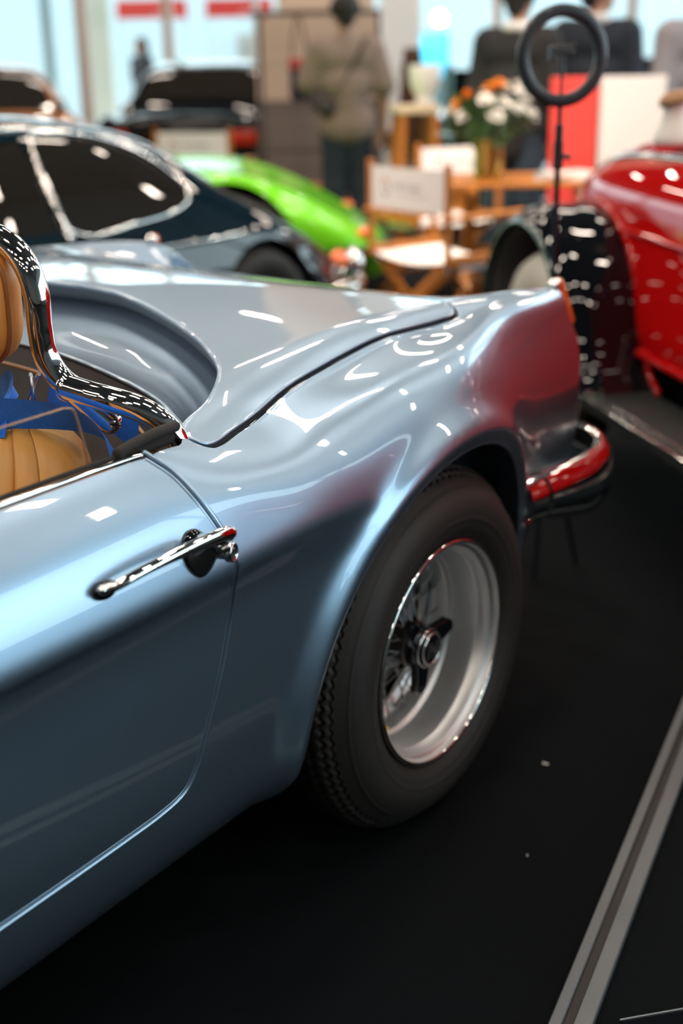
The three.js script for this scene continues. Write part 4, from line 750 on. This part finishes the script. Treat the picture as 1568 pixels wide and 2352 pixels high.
{
  const t = thing('dark_cabinet', 'dark glass-fronted cabinet with teal steel corner post behind the flowers', 'cabinet', hall(.98, 0, 9.4), TURN); part('body', box(.42, 1.22, .4, .05, .62, 0, .01), M.gloss, t); part('corner_post', box(.06, 1.26, .06, -.19, .63, .2, .008), std(.16, .30, .32, .35, .6), t); part('base', box(.5, .04, .46, .03, .02, 0, .008), M.black, t);
  const s = thing('steel_barrier', 'pale teal metal rail in front of the dark cabinet', 'barrier', hall(.80, 0, 8.6), TURN + .1); part('rail', rod([-.19, .84, 0], [.19, .815, 0], .022, 16), std(.35, .55, .6, .25, .8), s); for (const x of [-.17, .17]) { part('post', rod([x, .02, 0], [x, .83, 0], .014, 12), M.steel, s); part('foot', latheY([[0, 0], [.09, 0], [.09, .012], [.02, .025], [0, .025]], 24).translate(x, 0, 0), M.steel, s); }
}
{
  const t = thing('garment_rack', 'dark metal frame rack standing before the beige partition', 'rack', hall(-.10, 0, 10.7), TURN); const bm = std(.09, .07, .06, .4, .6);
  part('top_bar', rod([-.55, 1.66, 0], [.52, 1.66, 0], .022), bm, t); for (const x of [-.48, .46]) { part('post', rod([x, .03, 0], [x, 1.66, 0], .018), bm, t); part('foot', beam([x, .02, -.25], [x, .02, .25], .03, .03), bm, t); part('brace', rod([x, .5, 0], [x, .03, .22], .010), bm, t); }
  part('shelf', box(.94, .02, .2, -.01, .62, 0, .004), bm, t);
  const b = thing('shoulder_bag', 'small navy bag with a red flap hanging on the dark metal rack', 'bag', [hall(-.27, 0, 10.55)[0], 1.0, hall(-.27, 0, 10.55)[2]], TURN); part('pouch', box(.16, .28, .09, 0, .14, 0, .03), std(.008, .009, .02, .7), b); part('flap', box(.17, .08, .1, 0, .28, 0, .02), std(.40, .02, .03, .6), b); part('strap', tube([[-.07, .30, 0], [-.04, .50, .03], [0, .645, .12], [.04, .50, .03], [.07, .30, 0]], .008, 40, 6), M.black, b);
}
// aluminium floor profile and small base plate by the walkway
{
  const A = V(-.9, 0, 1.274), B = V(1.6, 0, .804), mid = A.clone().add(B).multiplyScalar(.5), len = A.distanceTo(B), turn = Math.atan2(-(B.z - A.z), B.x - A.x), alu = std(.17, .19, .205, .5, .85);
  const t = thing('floor_profile', 'grooved aluminium edge profile lying along the black carpet', 'profile', [mid.x, 0, mid.z], turn);
  part('near_flange', box(len, .016, .027, 0, .008, .032, .003), alu, t); part('far_flange', box(len, .016, .019, 0, .008, -.005, .003), alu, t); part('channel', box(len, .006, .016, 0, .006, .012, .001), std(.04, .04, .04, .5, .6), t);
  const p = thing('base_plate', 'thin black base plate with a bright metal edge beside the floor profile', 'plate', [-.35, 0, 1.565], -.744); part('plate', box(.4, .012, .5, 0, .006, 0, .003), M.gloss, p); part('edge', box(.4, .003, .003, 0, .0125, -.249, .001), std(.2, .24, .27, .4, .8), p);
}

for (const [x, z, q, l] of [[.26, .835, .006, 'tiny white paper scrap on the black carpet beside the tyre'], [-.031, .945, .0025, 'tiny pale crumb on the black carpet nearer the floor profile']]) { const t = thing('paper_scrap', l, 'scrap', [x, 0, z], q * 300); part('flake', sheet(5, 5, (u, v) => [(u - .5) * q * 2, .0015 + q * .5 * Math.sin(u * 5) * Math.sin(v * 4) + q * .4, (v - .5) * q * 1.4 * (1 - .4 * u)]), std(.6, .6, .58, .8), t); }

// ------------------------------------------------------------------ people
function sdfMesh(bones, cell, k = .03, extra = 0) {                    // bones: [ax, ay, az, bx, by, bz, ra, rb]; surface nets over a smooth union of tapered capsules
  const lo = [1e9, 1e9, 1e9], hi = [-1e9, -1e9, -1e9];
  for (const b of bones) for (let i = 0; i < 3; i++) { const r = Math.max(b[6], b[7]) + extra + .03; lo[i] = Math.min(lo[i], b[i] - r, b[i + 3] - r); hi[i] = Math.max(hi[i], b[i] + r, b[i + 3] + r); }
  const n = lo.map((q, i) => Math.ceil((hi[i] - q) / cell) + 2), F = new Float32Array(n[0] * n[1] * n[2]).fill(1e3);
  const f = (x, y, z) => {
    let d = 1e3;
    for (const b of bones) {
      const ex = b[3] - b[0], ey = b[4] - b[1], ez = b[5] - b[2], l2 = ex * ex + ey * ey + ez * ez || 1e-9, px = x - b[0], py = y - b[1], pz = z - b[2], t = clamp((px * ex + py * ey + pz * ez) / l2, 0, 1);
      const e = Math.hypot(px - ex * t, py - ey * t, (pz - ez * t) * (b[8] || 1)) - lerp(b[6], b[7], t) - extra, h = clamp(.5 + .5 * (d - e) / k, 0, 1);
      d = lerp(d, e, h) - k * h * (1 - h);
    }
    return d;
  };
  const id = (i, j, q) => (q * n[1] + j) * n[0] + i;
  for (let q = 0; q < n[2]; q++) for (let j = 0; j < n[1]; j++) for (let i = 0; i < n[0]; i++) F[id(i, j, q)] = f(lo[0] + i * cell, lo[1] + j * cell, lo[2] + q * cell);
  const vid = new Int32Array(F.length).fill(-1), pos = [], idx = [];
  for (let q = 0; q < n[2] - 1; q++) for (let j = 0; j < n[1] - 1; j++) for (let i = 0; i < n[0] - 1; i++) {
    let c = 0, sx = 0, sy = 0, sz = 0;
    const cross = (a, b, da, db) => { const u = F[a], w = F[b]; if ((u < 0) !== (w < 0)) { const t = u / (u - w); sx += lerp(da[0], db[0], t); sy += lerp(da[1], db[1], t); sz += lerp(da[2], db[2], t); c++; } };
    for (const [a, b] of EDGES) cross(id(i + a[0], j + a[1], q + a[2]), id(i + b[0], j + b[1], q + b[2]), a, b);
    if (c) { vid[id(i, j, q)] = pos.length / 3; pos.push(lo[0] + (i + sx / c) * cell, lo[1] + (j + sy / c) * cell, lo[2] + (q + sz / c) * cell); }
  }
  const quad = (a, b, c, d, s) => (s ? idx.push(a, b, c, a, c, d) : idx.push(a, c, b, a, d, c));
  for (let q = 1; q < n[2] - 1; q++) for (let j = 1; j < n[1] - 1; j++) for (let i = 1; i < n[0] - 1; i++) {
    const u = F[id(i, j, q)] < 0;
    if (u !== F[id(i + 1, j, q)] < 0) quad(vid[id(i, j - 1, q - 1)], vid[id(i, j, q - 1)], vid[id(i, j, q)], vid[id(i, j - 1, q)], u);
    if (u !== F[id(i, j + 1, q)] < 0) quad(vid[id(i - 1, j, q - 1)], vid[id(i - 1, j, q)], vid[id(i, j, q)], vid[id(i, j, q - 1)], u);
    if (u !== F[id(i, j, q + 1)] < 0) quad(vid[id(i - 1, j - 1, q)], vid[id(i, j - 1, q)], vid[id(i, j, q)], vid[id(i - 1, j, q)], u);
  }
  const g = new THREE.BufferGeometry(); g.setAttribute('position', new THREE.Float32BufferAttribute(pos, 3)); g.setIndex(idx); g.computeVertexNormals(); return g;
}
const EDGES = []; for (const a of [0, 1]) for (const b of [0, 1]) EDGES.push([[0, a, b], [1, a, b]], [[a, 0, b], [a, 1, b]], [[a, b, 0], [a, b, 1]]);
function handBones(wr, dir, curl, side) {                              // palm and five fingers from a wrist point; dir is where the hand points
  const d = V(...dir).normalize(), s = V(side, 0, 0).sub(d.clone().multiplyScalar(d.x * side)).normalize(), nrm = d.clone().cross(s), o = [], P = (a, b, c) => V(...wr).addScaledVector(d, a).addScaledVector(s, b).addScaledVector(nrm, c);
  const add = (a, b, ra, rb) => o.push([a.x, a.y, a.z, b.x, b.y, b.z, ra, rb]);
  for (let i = 0; i < 4; i++) { const b = (i - 1.5) * .019; add(P(0, b * .6, 0), P(.08, b, 0), .014, .012); const L = [.068, .078, .072, .056][i], k1 = P(.085, b, 0), k2 = P(.085 + L * .45, b * 1.05, curl * .012), k3 = P(.085 + L * .8, b * 1.05, curl * .035); add(k1, k2, .0095, .009); add(k2, k3, .009, .0075); }
  add(P(.02, -.028, 0), P(.055, -.05, curl * .012), .012, .010); add(P(.055, -.05, curl * .012), P(.085, -.052, curl * .028), .010, .008);
  return o;
}
function person(o) {
  const t = thing('person', o.label, 'person', o.pos, o.turn), H = o.height / 1.75, mir = (l) => l.concat(l.map((b) => [-b[0], b[1], b[2], -b[3], b[4], b[5], b[6], b[7], b[8]]));
  const S = (list) => list.map((b) => [...b.slice(0, 6).map((q) => q * H), b[6] * H, b[7] * H, b[8]]);
  const A = o.arms || { l: [[-.195, 1.41, 0], [-.235, 1.13, .03], [-.225, .88, -.06]], r: [[.195, 1.41, 0], [.235, 1.13, .03], [.225, .88, -.06]] };
  const torso = [[-.09, .95, 0, .09, .95, 0, .105, .105], [0, .95, 0, 0, 1.15, .01, .125, .125], [-.07, 1.2, .01, .07, 1.2, .01, .105, .105], [-.10, 1.36, .01, .10, 1.36, .01, .095, .095], [-.17, 1.425, .01, .17, 1.425, .01, .06, .06]];
  const arm = (p, up) => up ? [[...p[0], ...p[1], .055, .044]] : [[...p[0], ...p[1], .052, .040], [...p[1], ...p[2], .040, .026]];
  const legs = mir([[.085, .92, 0, .095, .50, -.01, .085, .058], [.095, .50, -.01, .10, .09, .02, .056, .04]]);
  const head = [[0, 1.43, .01, 0, 1.56, 0, .055, .052], [0, 1.655, .0, 0, 1.66, .012, .088, .086], [0, 1.60, -.04, 0, 1.585, -.05, .062, .05], [0, 1.632, -.09, 0, 1.615, -.108, .012, .013]].concat(mir([[.078, 1.635, .0, .084, 1.655, .008, .012, .016], [.03, 1.655, -.082, .032, 1.655, -.083, .013, .013]]));
  const turnHead = o.headTurn || 0, rot = (b) => { const q = [...b], c = Math.cos(turnHead), s = Math.sin(turnHead); for (const i of [0, 3]) { const x = b[i], z = b[i + 2]; q[i] = x * c + z * s; q[i + 2] = -x * s + z * c; } return q; };
  const feet = mir([[.10, .05, .05, .115, .035, -.14, .045, .036]]);
  const skinM = std(...(o.skin || [.46, .25, .17]), .55);
  const d2 = (p) => [p[2][0] - p[1][0], p[2][1] - p[1][1], p[2][2] - p[1][2]];
  const body = part('body', merge([sdfMesh(S([...torso, ...arm(A.l), ...arm(A.r), ...legs, ...feet, head[0]]), .014, .03), sdfMesh(S(head.map(rot)), .007, .022), sdfMesh(S(handBones(A.l[2], d2(A.l), 1, -1)), .0055, .008), sdfMesh(S(handBones(A.r[2], d2(A.r), 1, 1)), .0055, .008)]), skinM, t);
  const hair = [[0, 1.69, .018, 0, 1.695, .03, .088, .088], [0, 1.655, .045, 0, 1.61, .05, .07, .058], [-.05, 1.68, .01, .05, 1.68, .01, .06, .06]];
  if (o.longHair) hair.push([-.04, 1.62, .05, -.05, 1.45, .05, .06, .05], [.04, 1.62, .05, .05, 1.45, .05, .06, .05]);
  part('hair', sdfMesh(S(hair.map(rot)), .009, .03), std(...(o.hair || [.012, .010, .009]), .7), t);
  const cloth = (c, r = .85) => std(...c, r, 0);
  if (o.jacket) {
    part('jacket', sdfMesh(S([...torso, [0, .84, 0, 0, .95, 0, .125, .12], ...[A.l, A.r].flatMap((p) => [[...p[0], ...p[1], .062, .054], [...p[1], lerp(p[1][0], p[2][0], .88), lerp(p[1][1], p[2][1], .88), lerp(p[1][2], p[2][2], .88), .054, .044]])]), .015, .04, .016), cloth(o.jacket), t);
    part('collar', new THREE.TorusGeometry(.066, .026, 12, 32).rotateX(Math.PI / 2 - .2).scale(1, 1.1, .9).translate(0, 1.487, .012).scale(H, H, H), cloth([.7, .72, .74]), t);
  } else part('shirt', sdfMesh(S([...torso, [-.06, .90, 0, .06, .90, 0, .115, .115], [0, 1.44, .01, 0, 1.475, .008, .06, .058], ...[A.l, A.r].map((p) => [...p[0], lerp(p[0][0], p[1][0], .85), lerp(p[0][1], p[1][1], .85), lerp(p[0][2], p[1][2], .85), .066, .074])]), .014, .04, .015), cloth(o.shirt), t);
  part('trousers', sdfMesh(S([[-.08, .93, 0, .08, .93, 0, .104, .104], ...mir([[.085, .90, 0, .095, .50, -.005, .092, .072], [.095, .50, -.005, .10, .10, .02, .070, .058]])]), .014, .03, .012), cloth(o.trousers), t);
  part('shoes', sdfMesh(S(mir([[.10, .05, .05, .118, .042, -.15, .052, .044], [.10, .03, .05, .118, .03, -.15, .04, .04]])), .010, .02, .003), cloth(o.shoes || [.02, .02, .022], .5), t);
  if (o.strap) {
    const st = [[-.12, 1.47, -.09], [.06, 1.46, .10]];
    part('strap', ribbon([[.115, 1.47, -.06], [.13, 1.495, .02], [.10, 1.44, .105], [.02, 1.30, .150], [-.08, 1.16, .150], [-.16, 1.06, .10]].map((p) => p.map((q) => q * H)), .055, [.7, .5, 0], [.6, .6, 0], 50), cloth([.03, .026, .026]), t);
    part('sling_pouch', sdfMesh([[-.20 * H, 1.10 * H, .02, -.15 * H, 1.04 * H, .09, .07, .07]], .012, .02), cloth([.05, .04, .04]), t);
  }
  return t;
}
const away = TURN;                                                     // local -z looks into the hall
person({ label: 'person seen from behind in brown t-shirt and dark jeans with a shoulder strap', pos: hall(.08, 0, 9.0), turn: away + .15, height: 1.70, shirt: [.24, .175, .145], trousers: [.012, .022, .034], strap: true, arms: { l: [[-.195, 1.41, 0], [-.265, 1.17, -.03], [-.19, 1.10, -.24]], r: [[.195, 1.41, 0], [.265, 1.14, .02], [.27, .90, -.05]] } });
{
  const [x, , z] = hall(.40, 0, 8.93), t = thing('photo_camera', 'black camera held in the right hand of the brown t-shirt person', 'camera', [x, .70, z], TURN + .4);
  part('body', box(.13, .095, .06, 0, .09, 0, .012), M.foam, t); part('prism_hump', box(.05, .03, .05, 0, .145, 0, .01), M.foam, t); part('lens', latheZ([[0, .13], [.03, .13], [.036, .12], [.036, .05], [.03, .03], [0, .03]], 32).rotateX(Math.PI / 2).translate(0, .12, 0), M.gloss, t); part('strap', tube([[-.06, .13, 0], [-.09, .06, .03], [-.05, 0, .03], [.03, .02, .03], [.06, .12, 0]], .006, 30, 6), M.black, t);
}
person({ label: 'person with dark hair in dark clothes standing out behind the glass front', pos: hall(-2.75, 0, 19.2), turn: away + Math.PI - .9, height: 1.62, shirt: [.03, .025, .03], trousers: [.015, .015, .02], longHair: true, hair: [.03, .016, .012] });
person({ label: 'person in black jacket and jeans standing behind the ring lamp', pos: hall(1.06, 0, 7.75), turn: away - .5, height: 1.72, jacket: [.006, .007, .009], trousers: [.015, .030, .05] });
person({ label: 'person in navy suit with white collar behind the red and white boards', pos: hall(1.58, 0, 8.1), turn: away - .35, headTurn: -.9, height: 1.77, jacket: [.008, .014, .026], trousers: [.008, .013, .022] });
person({ label: 'person in grey suit beside the red car with the white figure', pos: hall(2.02, 0, 7.4), turn: away + .25, headTurn: .5, height: 1.74, jacket: [.17, .165, .19], trousers: [.12, .12, .14] });

renderer.render(scene, camera);
